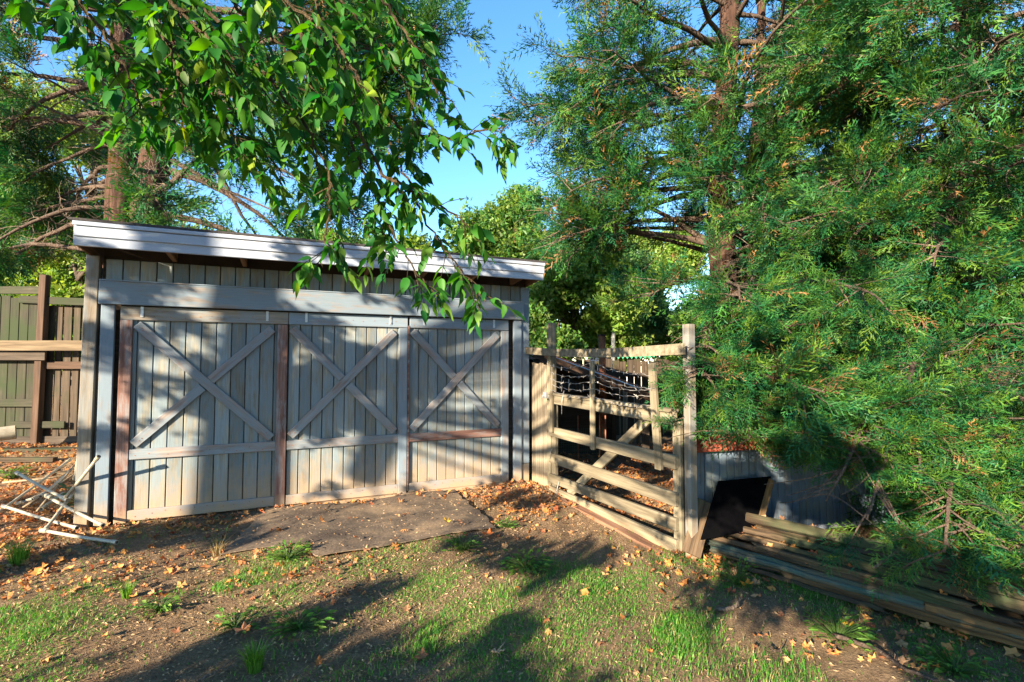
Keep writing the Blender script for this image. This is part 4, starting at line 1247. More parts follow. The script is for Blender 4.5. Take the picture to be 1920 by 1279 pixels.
broadleaf("low leafy bush behind the yard's dark fence", 5.0, 12.6, 2.8, 1.5, 1.5, 2600, 12, BROAD, (0.2, 0.34), name="leafy_bush")
broadleaf("low bush in shade right of the yard fence", 8.2, 11.2, 3.0, 1.7, 1.5, 2600, 13, DRK, (0.2, 0.36), name="leafy_bush")
broadleaf("far tree closing the view behind the left fence", -9.0, 26, 7.5, 4.2, 4.0, 3800, 14, BROAD, (0.4, 0.7))
broadleaf("green bush just behind the shed's right corner", 0.75, 11.6, 2.9, 1.0, 1.9, 2000, 15, BROAD, (0.18, 0.3), name="leafy_bush")

# ------------------------------------------------------------------ walnut whose bough hangs over the yard
def leaf_mesh(seed):
    r = random.Random(seed); bm = bmesh.new()
    n = 7; mid, lf, rt = [], [], []
    curl = r.uniform(0.15, 0.5); fold = r.uniform(0.15, 0.45); tw = r.uniform(-.3, .3)
    for k in range(n + 1):
        t = k / n
        w = 0.24 * (math.sin(math.pi * min(1, t * 1.02) ** 0.72)) ** 0.9 * (1 - 0.25 * t) if 0 < k < n else 0
        z = -curl * t * t * 0.5
        mid.append(bm.verts.new((t, 0.03 * math.sin(3 * t + tw * 5), z)))
        if 0 < k < n:
            wv = 0.015 * math.sin(k * 2.5 + seed)
            a = tw * t
            lf.append(bm.verts.new((t - 0.02, w * math.cos(a), z + w * fold + w * math.sin(a) + wv)))
            rt.append(bm.verts.new((t - 0.02, -w * math.cos(a), z + w * fold - w * math.sin(a) - wv)))
    for s, sg in ((lf, 1), (rt, -1)):
        for k in range(n):
            if k == 0: vs = [mid[0], mid[1], s[0]]
            elif k == n - 1: vs = [mid[k], mid[n], s[k - 1]]
            else: vs = [mid[k], mid[k + 1], s[k], s[k - 1]]
            bm.faces.new(vs if sg > 0 else vs[::-1])
    bmesh.ops.triangulate(bm, faces=bm.faces[:])
    me = bpy.data.meshes.new("leaf"); bm.to_mesh(me); bm.free()
    V = np.array([v.co[:] for v in me.vertices]); F = np.array([p.vertices[:] for p in me.polygons])
    return me, V, F


LEAVES = [leaf_mesh(s) for s in range(8)]
for k, (me, V, F) in enumerate(LEAVES):
    ca = me.color_attributes.new("tint", 'FLOAT_COLOR', 'POINT')
    c = np.array(WALNUT[k % 4] if k < 4 else WALNUT[1 + k % 2])
    rib = np.exp(-(V[:, 1] / 0.02) ** 2)[:, None] * 0.35 + 1
    ca.data.foreach_set("color", np.hstack([c * rib, np.ones((len(V), 1))]).astype(np.float32).ravel())
    me.materials.append(M_leaf)
    for p in me.polygons: p.use_smooth = True

WB = np.array([-8.95, -3.65, 0.0])
walnut = empty("walnut_tree", WB, 0, "leafy tree whose green bough hangs over the shed from the upper left", "tree")
m = MB(); m.tube([(0, 0, -0.1), (0.1, 0.1, 2), (0.3, 0.3, 4.2), (0.6, 0.5, 7.5)], [0.32, 0.26, 0.22, 0.1], 14); m.build("trunk", M_bdark, walnut, smooth=True)
bough = np.array([(-8.3, -3.9, 4.0), (-6.5, -2.0, 4.9), (-4.0, 0.0, 4.9), (-2.2, 1.4, 4.2), (-1.2, 2.0, 3.6)])
m = MB(); m.tube(bough - WB, [0.13, 0.10, 0.07, 0.045, 0.022], 8); m.build("bough", M_bdark, walnut, smooth=True)

SK = [  # branchlets of the hanging bough: (x, y, distance) where the photograph shows them
    [(150, -260, 2.3), (300, -60, 2.25), (440, 70, 2.25), (540, 190, 2.3), (620, 320, 2.35), (612, 430, 2.35), (603, 500, 2.3)],
    [(380, -260, 2.5), (560, -60, 2.5), (650, 120, 2.5), (740, 280, 2.55), (800, 420, 2.6), (850, 490, 2.6), (905, 560, 2.55)],
    [(650, 120, 2.5), (760, 250, 2.5), (850, 262, 2.45), (910, 245, 2.4), (955, 240, 2.35)],
    [(-40, -200, 2.1), (120, -40, 2.1), (200, 70, 2.1), (250, 160, 2.15), (265, 215, 2.15)],
    [(160, -220, 2.2), (300, -40, 2.3), (370, 110, 2.35), (420, 220, 2.4), (470, 330, 2.4)],
    [(500, -220, 2.7), (680, -60, 2.7), (750, 30, 2.75), (800, 80, 2.75)],
    [(560, 60, 2.6), (640, 220, 2.6), (690, 340, 2.65), (730, 430, 2.65), (775, 500, 2.6), (810, 545, 2.55)],
    [(250, -200, 2.0), (380, -60, 2.0), (470, 40, 2.05), (560, 110, 2.05), (600, 190, 2.1)],
    [(-20, -160, 2.4), (180, -20, 2.5), (320, 60, 2.5), (440, 180, 2.55), (520, 300, 2.6)],
    [(450, -200, 2.25), (600, -40, 2.25), (690, 60, 2.3), (760, 150, 2.35), (790, 250, 2.4)],
    [(640, 200, 2.5), (720, 330, 2.5), (780, 360, 2.5), (850, 400, 2.5), (885, 430, 2.5)],
    [(60, -200, 2.6), (240, -30, 2.7), (330, 100, 2.7), (400, 230, 2.75)],
    [(500, 100, 2.7), (570, 230, 2.75), (600, 330, 2.8), (680, 420, 2.8), (700, 460, 2.8)],
    [(-60, -60, 2.3), (90, 10, 2.3), (170, 60, 2.3), (230, 110, 2.35)],
    [(200, -160, 2.6), (330, 0, 2.6), (450, 120, 2.65), (560, 250, 2.7)],
    [(330, -200, 1.9), (450, -60, 1.9), (560, 20, 1.95), (640, 90, 2.0), (680, 170, 2.05)],
    [(420, -200, 2.8), (560, 0, 2.8), (660, 160, 2.8), (700, 270, 2.85)],
    [(60, -260, 1.95), (210, -80, 1.95), (330, 10, 2.0), (400, 80, 2.0), (450, 150, 2.05)],
    [(300, 60, 2.4), (370, 170, 2.45), (450, 250, 2.5), (540, 330, 2.5)],
    [(600, -160, 2.4), (690, -40, 2.4), (760, 60, 2.45), (800, 130, 2.45), (820, 180, 2.45)],
    [(180, 40, 2.5), (260, 130, 2.5), (330, 200, 2.5), (390, 260, 2.5)],
    [(20, -120, 2.7), (140, 0, 2.7), (260, 60, 2.7), (380, 90, 2.7)],
    [(100, -160, 3.0), (260, -20, 3.0), (420, 40, 3.0), (560, 60, 3.0), (700, 90, 3.0)],
    [(150, -100, 3.2), (300, 60, 3.2), (450, 130, 3.2), (600, 180, 3.2), (720, 200, 3.2)],
    [(240, -100, 2.2), (300, 40, 2.2), (330, 120, 2.25), (345, 200, 2.25)],
]
leafP, leafD, leafS, leafR = [], [], [], []
tw = MB()
for ski, sk in enumerate(SK):
    pts = np.array([at(*p) for p in sk])
    tt = np.linspace(0, 1, 8 * len(pts)); src = np.linspace(0, 1, len(pts))
    P = np.stack([np.interp(tt, src, pts[:, i]) for i in range(3)], -1)
    P[1:-1] = (P[:-2] + 2 * P[1:-1] + P[2:]) / 4
    P += rng.normal(0, 0.006, P.shape)
    tw.tube(P - WB, np.linspace(0.011, 0.0028, len(P)), 5)
    L = np.linalg.norm(np.diff(P, axis=0), axis=1).sum()
    nleaf = int(L / 0.050)
    for k in range(nleaf):
        u = 0.10 + 0.90 * (k + rng.random()) / nleaf
        s = min(u * (len(P) - 1), len(P) - 1.01); i = int(s)
        q = P[i] * (1 - (s - i)) + P[i + 1] * (s - i)
        d = P[i + 1] - P[i]; d /= np.linalg.norm(d)
        if ski in (0, 1, 6, 10, 12) and u > 0.62 and rng.random() < 0.38: continue
        side = rng.normal(0, 1, 3); side -= d * side.dot(d); side /= np.linalg.norm(side)
        rd = d * 0.6 + side * 0.9 + np.array([0, 0, -0.35]); rd /= np.linalg.norm(rd)
        RL = rng.uniform(0.12, 0.22)
        rach = wobble(q, rd, RL, 4, 0.5, 0.08)
        tw.tube(rach - WB, np.linspace(0.0028, 0.0014, 5), 3, cap=False)
        sd0 = np.cross(rd, [0, 0, 1]); sd0 /= np.linalg.norm(sd0) + 1e-9
        tip = 0.075 if ski == 2 and u > 0.5 else 0.0
        for n_, (tpos, sg) in enumerate(((0.45, 1), (0.5, -1), (0.75, 1), (0.8, -1), (1.0, 0))):
            if rng.random() < 0.12: continue
            ii = min(int(tpos * 4), 3); pp = rach[ii] * (1 - (tpos * 4 - ii)) + rach[ii + 1] * (tpos * 4 - ii)
            dd = (rach[ii + 1] - rach[ii]); dd /= np.linalg.norm(dd)
            ld = dd * (0.7 if sg else 1) + sd0 * sg * 0.8 + np.array([rng.normal(0, .25), rng.normal(0, .25), rng.normal(-0.35, .3)])
            leafP.append(pp); leafD.append(ld)
            leafS.append(rng.uniform(0.055, 0.118) if not tip else rng.uniform(0.06, 0.10)); leafR.append(rng.normal(0, 0.7))
tw.build("twigs", M_bgreen, walnut)['kind'] = 'stuff'
leafP = np.array(leafP); leafD = np.array(leafD); leafS = np.array(leafS); leafR = np.array(leafR)
FR = frames(leafD, leafR, leafS)
rel = leafP - CAM
zc_ = rel @ FW
sx = 960 + FPX * rel[:, 0] / zc_; sy = 639.5 - FPX * (rel @ UPV) / zc_
inside = (sx > -20) & (sx < 1940) & (sy > -20) & (sy < 1300)
big = np.where(inside, leafS / zc_, 0)
order = np.argsort(-big)
top = order[:300]; rest = order[300:]
for k in top:
    o = link("leaf", LEAVES[k % 8][0], walnut)
    Mx = Matrix(FR[k].tolist()).to_4x4(); Mx.translation = Vector(leafP[k] - WB)
    o.matrix_local = Mx
lm = MB()
cc = palette(len(rest), WALNUT, 0.2)
for k in range(8):
    s = (rest % 8) == k
    lm.inst(LEAVES[k][1], LEAVES[k][2], FR[rest[s]], leafP[rest[s]] - WB, cc[s])
lm.build("leaf_mass", M_leafm, walnut, smooth=True)['kind'] = 'stuff'
print("walnut leaves", len(leafP), inside.sum())

# its crown, unseen behind the camera, is shaped to break the low sunlight
def crown(parent, base, lobes, seed, dens):
    r = np.random.default_rng(seed); f = MB(); lb = MB()
    for (c, rad) in lobes:
        c = np.array(c)
        n = int(dens * rad ** 2)
        d = r.normal(0, 1, (n, 3)); d /= np.linalg.norm(d, axis=1)[:, None]
        P = c + d * (rad * r.random(n) ** 0.4)[:, None]
        Mx = frames(r.normal(0, 1, (n, 3)), r.random(n) * 6, r.uniform(0.25, 0.45, n))
        w = r.integers(0, 5, n); cc = palette(n, WALNUT, 0.2)
        for k in range(5): f.inst(CLUSTERS[k][0], CLUSTERS[k][1], Mx[w == k], P[w == k] - base, cc[w == k])
        st_ = base + np.array([0.3, 0.3, 3.5])
        lb.tube(wobble(st_, c - st_, np.linalg.norm(c - st_), 7, 0.0, 0.06) - base, np.linspace(0.09, 0.02, 8), 6)
    f.build("crown", M_leafm, parent)
    lb.build("limbs", M_bdark, parent, smooth=True)


def vnoise(x, y, seed):
    """smooth lattice noise in 0..1"""
    xi, yi = np.floor(x).astype(int), np.floor(y).astype(int); fx, fy = x - xi, y - yi
    fx, fy = fx * fx * (3 - 2 * fx), fy * fy * (3 - 2 * fy)
    def h(i, j):
        v = np.sin(i * 127.1 + j * 311.7 + seed * 74.7) * 43758.5453
        return v - np.floor(v)
    return (h(xi, yi) * (1 - fx) + h(xi + 1, yi) * fx) * (1 - fy) + (h(xi, yi + 1) * (1 - fx) + h(xi + 1, yi + 1) * fx) * fy


def bump(x, y, cx, cy, rx, ry):
    return np.exp(-((x - cx) / rx) ** 2 - ((y - cy) / ry) ** 2)


# The clumps of this crown follow where the photograph shows leaf shade on shed, yard and cedars.
SUNA = np.array(SUNV); SU1 = np.cross([0, 0, 1.0], SUNA); SU1 /= np.linalg.norm(SU1); SU2 = np.cross(SUNA, SU1)
rr = np.random.default_rng(77)
NQ = 84000
qa = rr.uniform(-7, 6, NQ); qb = rr.uniform(-2.2, 6.5, NQ)
O0 = np.array([0, 4.0, 0.0]) + SUNA * 12 + qa[:, None] * SU1 + qb[:, None] * SU2
dn = -SUNA
tg = -O0[:, 2] / dn[2]                                            # ground
ts_ = ((SO - O0) @ WD) / (dn @ WD); hs_ = O0 + dn * ts_[:, None]   # shed front
us, zs = (hs_ - SO) @ UD, hs_[:, 2]
onshed = (us > -0.3) & (us < 4.4) & (zs > 0) & (zs < 2.8)
CP = np.array([1.6, 4.2, 0]); CN = np.array([-0.25, -0.97, 0])     # front of the cedars
tc_ = ((CP - O0) @ CN) / (dn @ CN); hc = O0 + dn * tc_[:, None]
oncedar = (hc[:, 0] > 1.5) & (hc[:, 0] < 6.5) & (hc[:, 2] > 0.25) & (hc[:, 2] < 6.5)
hg = O0 + dn * tg[:, None]
gx, gy = hg[:, 0], hg[:, 1]
pw = 0.50 + 0.34 * bump(us, zs, 2.05, 1.45, .75, .45) + 0.25 * bump(us, zs, 0.9, 1.35, .35, .5) + 0.25 * bump(us, zs, 3.2, 2.15, .9, .10) + 0.3 * bump(us, zs, 0.5, 2.2, .5, .1) \
    - 0.45 * bump(us, zs, 1.6, 2.16, .45, .09) - 0.5 * bump(us, zs, 0.45, 0.35, .45, .3) - 0.35 * bump(us, zs, 2.3, 0.35, .5, .3) - 0.35 * bump(us, zs, 3.6, 1.55, .4, .45) \
    - 0.35 * bump(us, zs, -0.1, 1.0, .12, 1.0) + 0.2 * bump(us, zs, 1.2, 0.35, .2, .3) + 0.5 * bump(us, zs, 0.9, 2.62, .9, .1) - 0.5 * bump(us, zs, 3.2, 2.62, 1.2, .1)
pg = 0.48 + 0.20 * bump(gx, gy, -1.0, 2.65, 1.5, .55) - 0.95 * bump(gx, gy, -2.7, 3.45, 1.5, .5) + 0.45 * bump(gx, gy, -2.4, 4.35, 1.0, .22) - 0.5 * bump(gx, gy, 0.55, 4.9, .55, .7) \
    - 0.25 * bump(gx, gy, 0.6, 2.7, .6, .8) + 0.6 * bump(gx, gy, 2.3, 2.9, .8, .8) + 0.55 * bump(gx, gy, 2.5, 3.8, .9, .5) - 0.15 * bump(gx, gy, -0.6, 4.5, .8, .5) - 0.4 * bump(gx, gy, -4.2, 4.6, .6, .6)
pc = 0.36 + 0.10 * bump(hc[:, 0], hc[:, 2], 3.6, 0.8, 1.4, .6) + 0.22 * bump(hc[:, 0], hc[:, 2], 2.3, 0.5, .9, .3) - 0.25 * bump(hc[:, 0], hc[:, 2], 1.9, 1.2, .5, .3)
ns = 0.62 * vnoise(qa / .27, qb / .25, 1) + 0.38 * vnoise(qa / .11, qb / .11, 2)
ng = 0.65 * vnoise(qa / .45, qb / .20, 3) + 0.35 * vnoise(qa / .16, qb / .08, 4)
nc = 0.6 * vnoise(qa / .30, qb / .27, 5) + 0.4 * vnoise(qa / .13, qb / .12, 6)
ps = np.where(onshed, pw, np.where(oncedar & (tc_ < tg), pc, pg))
nn = np.where(onshed, ns, np.where(oncedar & (tc_ < tg), nc, ng))
thr = 0.38 + (ps - 0.5) * 0.80                                     # noise of this kind spreads about .5
hit = np.where(onshed[:, None], hs_, np.where((oncedar & (tc_ < tg))[:, None], hc, hg))
ok = (nn < thr) & (onshed | oncedar | ((gx > -5.5) & (gx < 4.5) & (gy > 1.4) & (gy < 6.5)))
CPT = hit[ok] + SUNA * rr.uniform(5.2, 7.0, ok.sum())[:, None]
CPT = CPT[(CPT[:, 2] > 1.3)]
rl = CPT - CAM; zf = rl @ FW                                       # the crown stays out of the picture itself
CPT = CPT[(zf < 0.2) | (np.abs(rl[:, 0]) / np.maximum(zf, .01) > 1.3) | ((rl @ UPV) / np.maximum(zf, .01) > 0.95)]
n = len(CPT); cr = MB(); w = rr.integers(0, 5, n); cc = palette(n, WALNUT, 0.2)
Mx = frames(rr.normal(0, 1, (n, 3)), rr.random(n) * 6, rr.uniform(0.10, 0.145, n))
for k in range(5): cr.inst(CLUSTERS[k][0], CLUSTERS[k][1], Mx[w == k], CPT[w == k] - WB, cc[w == k])
cr.build("crown", M_leafm, walnut)
lb = MB()
for k in range(0, n, max(1, n // 40)):
    s0 = WB + np.array([0.4, 0.4, 4.5]); e0 = CPT[k]
    lb.tube(np.array([s0, (s0 + e0) / 2 + np.array([0, 0, 0.5]), e0]) - WB, [0.035, 0.02, 0.006], 5)
lb.build("limbs", M_bdark, walnut, smooth=True)
print("crown clusters", n)


# ------------------------------------------------------------------ ground cover
def grass_density(x, y):
    n = np.sin(x * 2.1 + 1.3) * np.sin(y * 2.7 + 0.4) + 0.6 * np.sin(x * 5.3 + y * 3.1) + 0.5 * np.sin(x * 9.1 - y * 7.7 + 2)
    right = sstep(-1.7, 0.1, x) * (1 - sstep(3.6, 4.3, y))
    left = 0.42 * (1 - sstep(3.4, 4.2, y))
    d = (0.16 + 0.84 * right) * (0.46 + 0.42 * n) + left * (n > 0.35)
    d = d * (1 - sstep(4.1, 4.6, y - 0.25 * np.maximum(0, -x)))
    return np.clip(d, 0.012, 1)


def shed_clear(x, y):
    """true where the ground is open (not under shed, mats or pile)"""
    du = (x - SO[0]) * UD[0] + (y - SO[1]) * UD[1]; dw = (x - SO[0]) * WD[0] + (y - SO[1]) * WD[1]
    inshed = (du > -0.25) & (du < 4.32) & (dw > -0.04)
    mat = (du > 1.05) & (du < 3.27) & (dw > -1.25 - 0.38 * (du > 1.72)) & (dw < -0.1)
    return ~inshed, mat


def scatter(n, x0, x1, y0, y1, dens):
    x = rng.uniform(x0, x1, n); y = y0 + (y1 - y0) * rng.random(n) ** 1.15
    k = rng.random(n) < dens(x, y)
    return x[k], y[k]


# grass blades
BL = np.array([(-0.5, 0, 0), (0.5, 0, 0), (-0.38, 0.12, 0.5), (0.38, 0.12, 0.5), (0, 0.5, 0.9)], float)
BF = np.array([(0, 1, 3), (0, 3, 2), (2, 3, 4)])
x, y = scatter(380000, -4.2, 4.2, 1.6, 5.0, grass_density)
op, mt = shed_clear(x, y); k = op & ~mt; x, y = x[k], y[k]
N = len(x); a = rng.random(N) * 6.28; h = rng.uniform(0.012, 0.038, N) * (0.7 + 0.6 * (np.sin(x * 3 + 1) * np.sin(y * 4) > 0.2)); wdt = rng.uniform(0.0025, 0.005, N)
ca_, sa_ = np.cos(a), np.sin(a); ln = rng.uniform(0.7, 2.3, N)
Mx = np.zeros((N, 3, 3)); Mx[:, 0, 0] = ca_ * wdt; Mx[:, 1, 0] = sa_ * wdt; Mx[:, 0, 1] = -sa_ * h * ln; Mx[:, 1, 1] = ca_ * h * ln; Mx[:, 2, 2] = h
GR = np.array([(0.03, 0.17, 0.02), (0.065, 0.22, 0.022), (0.135, 0.25, 0.03), (0.30, 0.26, 0.10), (0.38, 0.29, 0.16)])
dryp = rng.random(N) < 0.13
cc = np.where(dryp[:, None], palette(N, GR[3:], 0.2), palette(N, GR[:3], 0.2))
m = MB(); m.inst(BL, BF, Mx, np.stack([x, y, gh(x, y) - 0.003], -1), cc)
tag(m.build("grass", M_grass), "short patchy grass over the right half of the yard", kind="stuff")
print("blades", N)

# dry chips, straw and crumbs of leaves
def litter_density(x, y):
    n = 0.5 + 0.5 * np.sin(x * 3.1 + 2) * np.sin(y * 3.7)
    left = 1 - sstep(-1.2, 0.6, x)
    return np.clip(0.25 + 0.7 * left + 0.25 * n + 0.4 * sstep(3.6, 4.4, y), 0, 1)


CH = np.array([(-0.5, -0.03, 0), (0.1, -0.16, 0.12), (0.5, 0.04, 0.02), (-0.1, 0.18, 0.05)], float)
x, y = scatter(125000, -8.2, 5, 1.6, 6.6, litter_density)
op, mt = shed_clear(x, y); k = op & (~mt | (rng.random(len(x)) < 0.22)); x, y, mt = x[k], y[k], mt[k]
N = len(x); sc = 0.006 + 0.026 * rng.random(N) ** 2.0; D = np.stack([np.cos(a := rng.random(N) * 6.28), np.sin(a), rng.normal(0, .25, N)], -1)
Mx = frames(D, rng.normal(0, 0.5, N), sc)
cc = palette(N, [(0.15, 0.09, 0.052), (0.27, 0.17, 0.09), (0.36, 0.235, 0.125), (0.40, 0.29, 0.165)], 0.2)
m = MB(); m.inst(CH, np.array([(0, 1, 2), (0, 2, 3)]), Mx, np.stack([x, y, gh(x, y) + 0.005 + 0.04 * mt], -1), cc)
tag(m.build("dry_litter", M_litter), "fine dry chips and straw strewn over the soil", kind="stuff")


# fallen leaves, lobed and curled
def maple(seed):
    r = random.Random(seed); tips = []
    n = 5; v = [(0, 0, 0)]
    for k in range(n * 2):
        a = math.pi * (0.08 + 1.84 * k / (n * 2 - 1)) - math.pi / 2 * 2 + math.pi
        rad = (0.52 if k % 2 else 0.35) * r.uniform(0.8, 1.15)
        z = r.uniform(0.0, 0.34) if k % 2 else r.uniform(-.06, .16)
        v.append((rad * math.cos(a), rad * math.sin(a), z))
    f = [(0, k + 1, k + 2) for k in range(n * 2 - 1)]
    v += [(-0.02, 0.015, 0), (-0.02, -0.015, 0), (-0.6, 0.0, 0.06)]
    f.append((n * 2 + 1, n * 2 + 3, n * 2 + 2))
    return np.array(v, float), np.array(f)


MAPLES = [maple(s) for s in range(6)]
FALL = [(0.13, 0.06, 0.035), (0.26, 0.105, 0.042), (0.40, 0.15, 0.04), (0.44, 0.21, 0.055), (0.34, 0.20, 0.10), (0.30, 0.075, 0.03)]


def leaf_density(x, y):
    du = (x - SO[0]) * UD[0] + (y - SO[1]) * UD[1]; dw = (x - SO[0]) * WD[0] + (y - SO[1]) * WD[1]
    strip = np.exp(-((dw + 0.12) / 0.22) ** 2) * (du > -0.2) * (du < 4.3)
    gatecorner = np.exp(-((du - 3.85) / 0.45) ** 2 - ((dw + 0.75) / 0.65) ** 2) * 1.2
    leftbed = sstep(0.3, -0.3, du) * np.exp(-((dw - 0.2) / 1.0) ** 2) + (x < -4.9) * (y > 5.4) * 1.0
    nearpile = np.exp(-((x - 1.5) / 0.5) ** 2 - ((y - 3.75) / 0.4) ** 2) * 0.6 + 0.5 * np.exp(-((x - 2.3) / 0.6) ** 2 - ((y - 2.75) / 0.25) ** 2)
    yard = ((du > 4.4) & (dw > -3) & (y > 4.8)) * 0.7
    return np.clip(strip * 1.3 + 0.22 * (x < -0.9) * (y > 3.2) + gatecorner + leftbed + nearpile + yard + 0.022, 0, 1)


x, y = scatter(46000, -8.2, 5.5, 1.7, 9.5, leaf_density)
op, mt = shed_clear(x, y); k = op & (~mt | (rng.random(len(x)) < 0.18)); x, y, mt = x[k], y[k], mt[k]
N = len(x); sc = 0.022 + 0.05 * rng.random(N) ** 1.5; a = rng.random(N) * 6.28
D = np.stack([np.cos(a), np.sin(a), rng.normal(0, .35, N)], -1); Mx = frames(D, rng.normal(0, 0.6, N) + (rng.random(N) < 0.3) * math.pi, sc)
cc = palette(N, FALL, 0.2); w = rng.integers(0, 6, N)
P = np.stack([x, y, gh(x, y) + 0.012 + 0.038 * mt + rng.uniform(0, 0.012, N)], -1)
m = MB()
for k in range(6): m.inst(MAPLES[k][0], MAPLES[k][1], Mx[w == k], P[w == k], cc[w == k])
# a few on top of the wood pile
n = 60; s = rng.uniform(0.1, 1.7, n); of = rng.uniform(0.02, 0.3, n)
P = PB + PD * s[:, None] + PN * of[:, None]; P[:, 2] = 0.10 + of * 0.72 + 0.02
a = rng.random(n) * 6.28; D = np.stack([np.cos(a), np.sin(a), rng.normal(0, .3, n)], -1)
m.inst(MAPLES[3][0], MAPLES[3][1], frames(D, rng.normal(0, .7, n), rng.uniform(.04, .07, n)), P, palette(n, FALL, .2))
tag(m.build("leaf_litter", M_litter), "orange and brown fallen leaves drifted along shed, gate and left bed", kind="stuff")
print("fallen", N)

# low broad weeds and clover patches
def weed(name, label, px, py, size, n, up=0.5, cols=None, grassy=False, group="green weeds in the yard"):
    Yg = None
    r0 = np.array([(px - PW / 2) / FPX, 0, 0]) + UPV * ((PH / 2 - py) / FPX) + FW
    t = -1.5 / r0[2]; p = CAM + r0 * t
    base = np.array([p[0], p[1], gz(p[0], p[1])])
    a = rng.random(n) * 6.28; rad = size * np.sqrt(rng.random(n)) * 0.55
    P = np.stack([np.cos(a) * rad, np.sin(a) * rad, rng.random(n) * 0.02 * (0 if grassy else 1)], -1)
    m = MB()
    if grassy:
        hh = size * rng.uniform(0.5, 1.0, n); ww = rng.uniform(0.004, 0.007, n)
        b = a + rng.normal(0, .5, n) - math.pi / 2
        Mx = np.zeros((n, 3, 3)); Mx[:, 0, 0] = np.cos(b) * ww; Mx[:, 1, 0] = np.sin(b) * ww
        l2 = rng.uniform(.4, 1.3, n); Mx[:, 0, 1] = -np.sin(b) * hh * l2; Mx[:, 1, 1] = np.cos(b) * hh * l2; Mx[:, 2, 2] = hh
        m.inst(BL, BF, Mx, P * 0.35, palette(n, cols or [(0.06, 0.17, 0.02), (0.12, 0.24, 0.03)], .15))
    else:
        D = np.stack([np.cos(a), np.sin(a), rng.uniform(0.1, up, n)], -1)
        P[:, 2] += rng.random(n) * size * up * 0.8
        Mx = frames(D, rng.normal(0, .4, n), size * rng.uniform(.09, .20, n)); w = rng.integers(0, 8, n)
        cl = palette(n, cols or [(0.04, 0.13, 0.02), (0.08, 0.19, 0.025), (0.13, 0.22, 0.03)], .15)
        for k in range(8): m.inst(LEAVES[k][1], LEAVES[k][2], Mx[w == k], P[w == k], cl[w == k])
        for k in range(n): m.tube([(0, 0, -0.005), P[k] * 0.6 + np.array([0, 0, .004]), P[k]], 0.0018, 3, np.array((.05, .1, .02)), cap=False)
    o = m.build(name, M_grass); o.location = base
    return tag(o, label, "weed", group)


weed("grass_tuft", "long bright grass tuft at the left edge below the white pipes", 35, 1055, 0.26, 160, grassy=True)
weed("grass_tuft", "bright green grass tuft low left of the picture's middle foreground", 478, 1248, 0.16, 200, grassy=True)
weed("grass_tuft", "upright small grass tuft in the sunlit strip left of the mats", 237, 1120, 0.12, 90, grassy=True)
weed("grass_tuft", "long dry grass wisps at the left corner of the smaller mat", 408, 1035, 0.22, 30, grassy=True, cols=[(0.2, .15, .06), (.33, .25, .11)])
weed("broadleaf_weed", "leafy weed growing at the corner between the two mats", 540, 1048, 0.26, 110, 0.45)
weed("broadleaf_weed", "leafy weed clump at the front edge of the large mat's right half", 868, 1030, 0.26, 90, 0.4)
weed("broadleaf_weed", "low weed in the sunlit patch below the left door", 300, 1140, 0.22, 70, 0.25)
weed("broadleaf_weed", "creeping weed in shadow at the centre foreground", 560, 1175, 0.30, 90, 0.25)
weed("broadleaf_weed", "wide clover patch between mat and gate", 985, 1065, 0.34, 130, 0.22)
weed("broadleaf_weed", "small weed among fallen leaves right of the mat", 950, 985, 0.20, 60, 0.35)
weed("broadleaf_weed", "pale green plant at the left end of the wood pile", 1385, 1095, 0.20, 50, 0.9)
weed("broadleaf_weed", "leafy weed at the lower left behind the flat pipe", 25, 905, 0.34, 90, 0.5)
weed("broadleaf_weed", "weed on the right foreground under the yellow board", 1570, 1190, 0.3, 90, 0.4)
weed("broadleaf_weed", "dark weed at the right bottom corner of the yard", 1790, 1255, 0.25, 90, 0.35)
weed("broadleaf_weed", "single sprawling weed left of the grass tuft in the foreground", 440, 1165, 0.24, 60, 0.3)
weed("ivy_plant", "dull green ivy clump climbing at the foot of the shed's left corner", 172, 955, 0.42, 200, 0.85, [(0.03, 0.075, 0.03), (0.06, 0.11, 0.045), (0.14, 0.15, 0.07)])


def stick(label, pts, r=0.008, mat=None, name="fallen_stick"):
    P = np.array([(lambda q: q)(CAM + (lambda rr_: rr_ * ((zz - 1.5) / rr_[2]))(np.array([(a - PW / 2) / FPX, 0, 0]) + UPV * ((PH / 2 - b) / FPX) + FW)) for (a, b, zz) in pts])
    base = P[0].copy()
    tt = np.linspace(0, 1, 10); src = np.linspace(0, 1, len(P))
    Q = np.stack([np.interp(tt, src, P[:, i]) for i in range(3)], -1); Q += rng.normal(0, .004, Q.shape)
    Q[:, 2] = np.maximum(Q[:, 2], gh(Q[:, 0], Q[:, 1]) + r * 0.8)
    m = MB(); m.tube(Q - base, np.linspace(r, r * .5, 10), 6)
    m.tube([Q[5] - base, Q[5] - base + np.array([.03, .03, .02]), Q[5] - base + np.array([.05, .08, .02])], [r * .6, r * .4, r * .2], 4)
    o = m.build(name, mat or M_btwig, smooth=True); o.location = base
    return tag(o, label, "stick", "sticks on the ground")


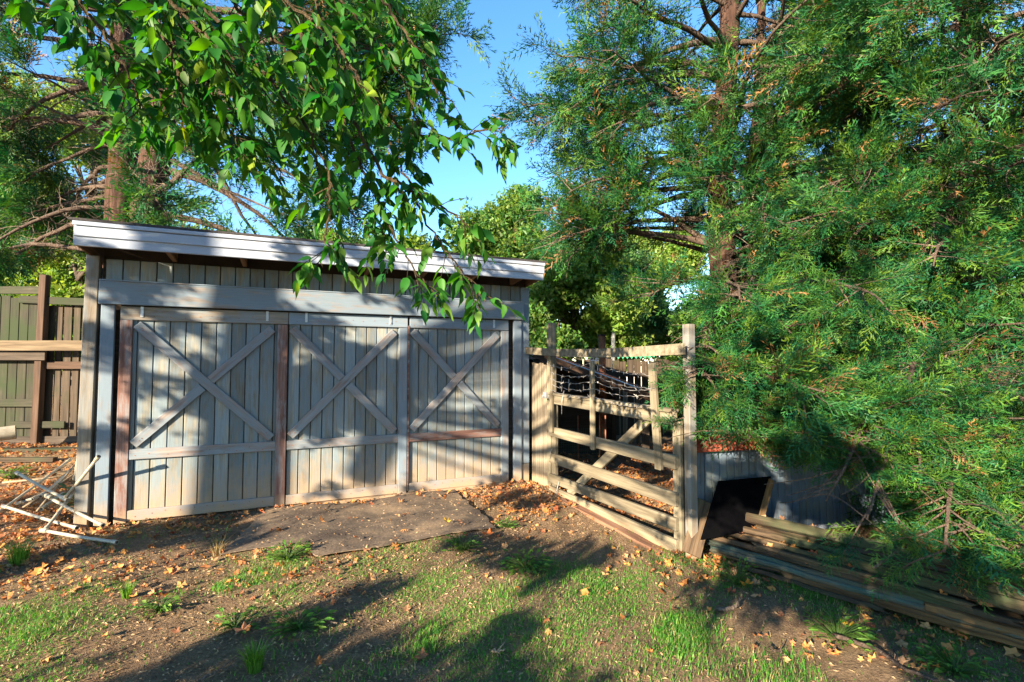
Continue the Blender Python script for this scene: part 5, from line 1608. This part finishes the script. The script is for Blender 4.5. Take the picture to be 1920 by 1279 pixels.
stick("crooked thin stick standing off the soil in the centre foreground", [(700, 1075, .05), (706, 1100, .03), (718, 1120, .01)], .004)
stick("pale straight stick at the bottom left of the middle grass tuft", [(372, 1276, .01), (450, 1243, .02)], .007)
stick("brown stick lying among chips in shadow in the foreground", [(577, 1142, .01), (600, 1155, .01), (630, 1168, .01)], .008)
stick("small pale stick on bare soil in the right foreground", [(920, 1221, .01), (945, 1219, .01)], .008, M_gate)
stick("long dark fallen branch in front of the wood pile's right half", [(1560, 1190, .01), (1640, 1215, .02), (1700, 1255, .02), (1760, 1279, .01)], .013, M_blimb)
stick("short grey stub of branch before the wood pile's left half", [(1345, 1142, .01), (1378, 1140, .03), (1386, 1118, .05)], .014, M_btwig)
stick("thin dark stick in the grass right of the centre", [(1440, 1212, .01), (1475, 1230, .01)], .006, M_blimb)
stick("bare grey dead branch propped over the wood pile", [(1640, 1065, .25), (1700, 1020, .34), (1790, 1012, .40)], .008, M_btwig)


def single_leaf(label, px, py, z, col, s=0.075):
    r0 = np.array([(px - PW / 2) / FPX, 0, 0]) + UPV * ((PH / 2 - py) / FPX) + FW
    p = CAM + r0 * ((z - 1.5) / r0[2])
    m = MB(); a = rng.random() * 6.28
    Mx = frames(np.array([[math.cos(a), math.sin(a), .1]]), np.array([.15]), np.array([s]))
    v, f = MAPLES[int(rng.integers(0, 6))]
    m.inst(v, f, Mx, np.zeros((1, 3)), np.array([col]))
    o = m.build("fallen_leaf", M_litter); o.location = p
    return tag(o, label, "leaf", "single bright fallen leaves")


single_leaf("yellow orange leaf lying on the large dark mat", 838, 977, 0.045, (0.45, 0.27, 0.03))
single_leaf("big orange red leaf at the right corner of the large mat", 914, 1001, 0.03, (0.42, 0.12, 0.03), 0.11)
single_leaf("yellow leaf resting on top of the wood pile", 1561, 1047, 0.23, (0.45, 0.36, 0.03), 0.07)
single_leaf("long golden leaf on the soil before the wood pile", 1590, 1170, 0.02, (0.45, 0.27, 0.03), 0.08)
single_leaf("orange leaf glowing at the left foot of the wood pile", 1402, 1095, 0.03, (0.45, 0.17, 0.02), 0.09)
single_leaf("brown oak coloured leaf in the shadowed left foreground", 455, 1180, 0.02, (0.26, 0.12, 0.06), 0.09)
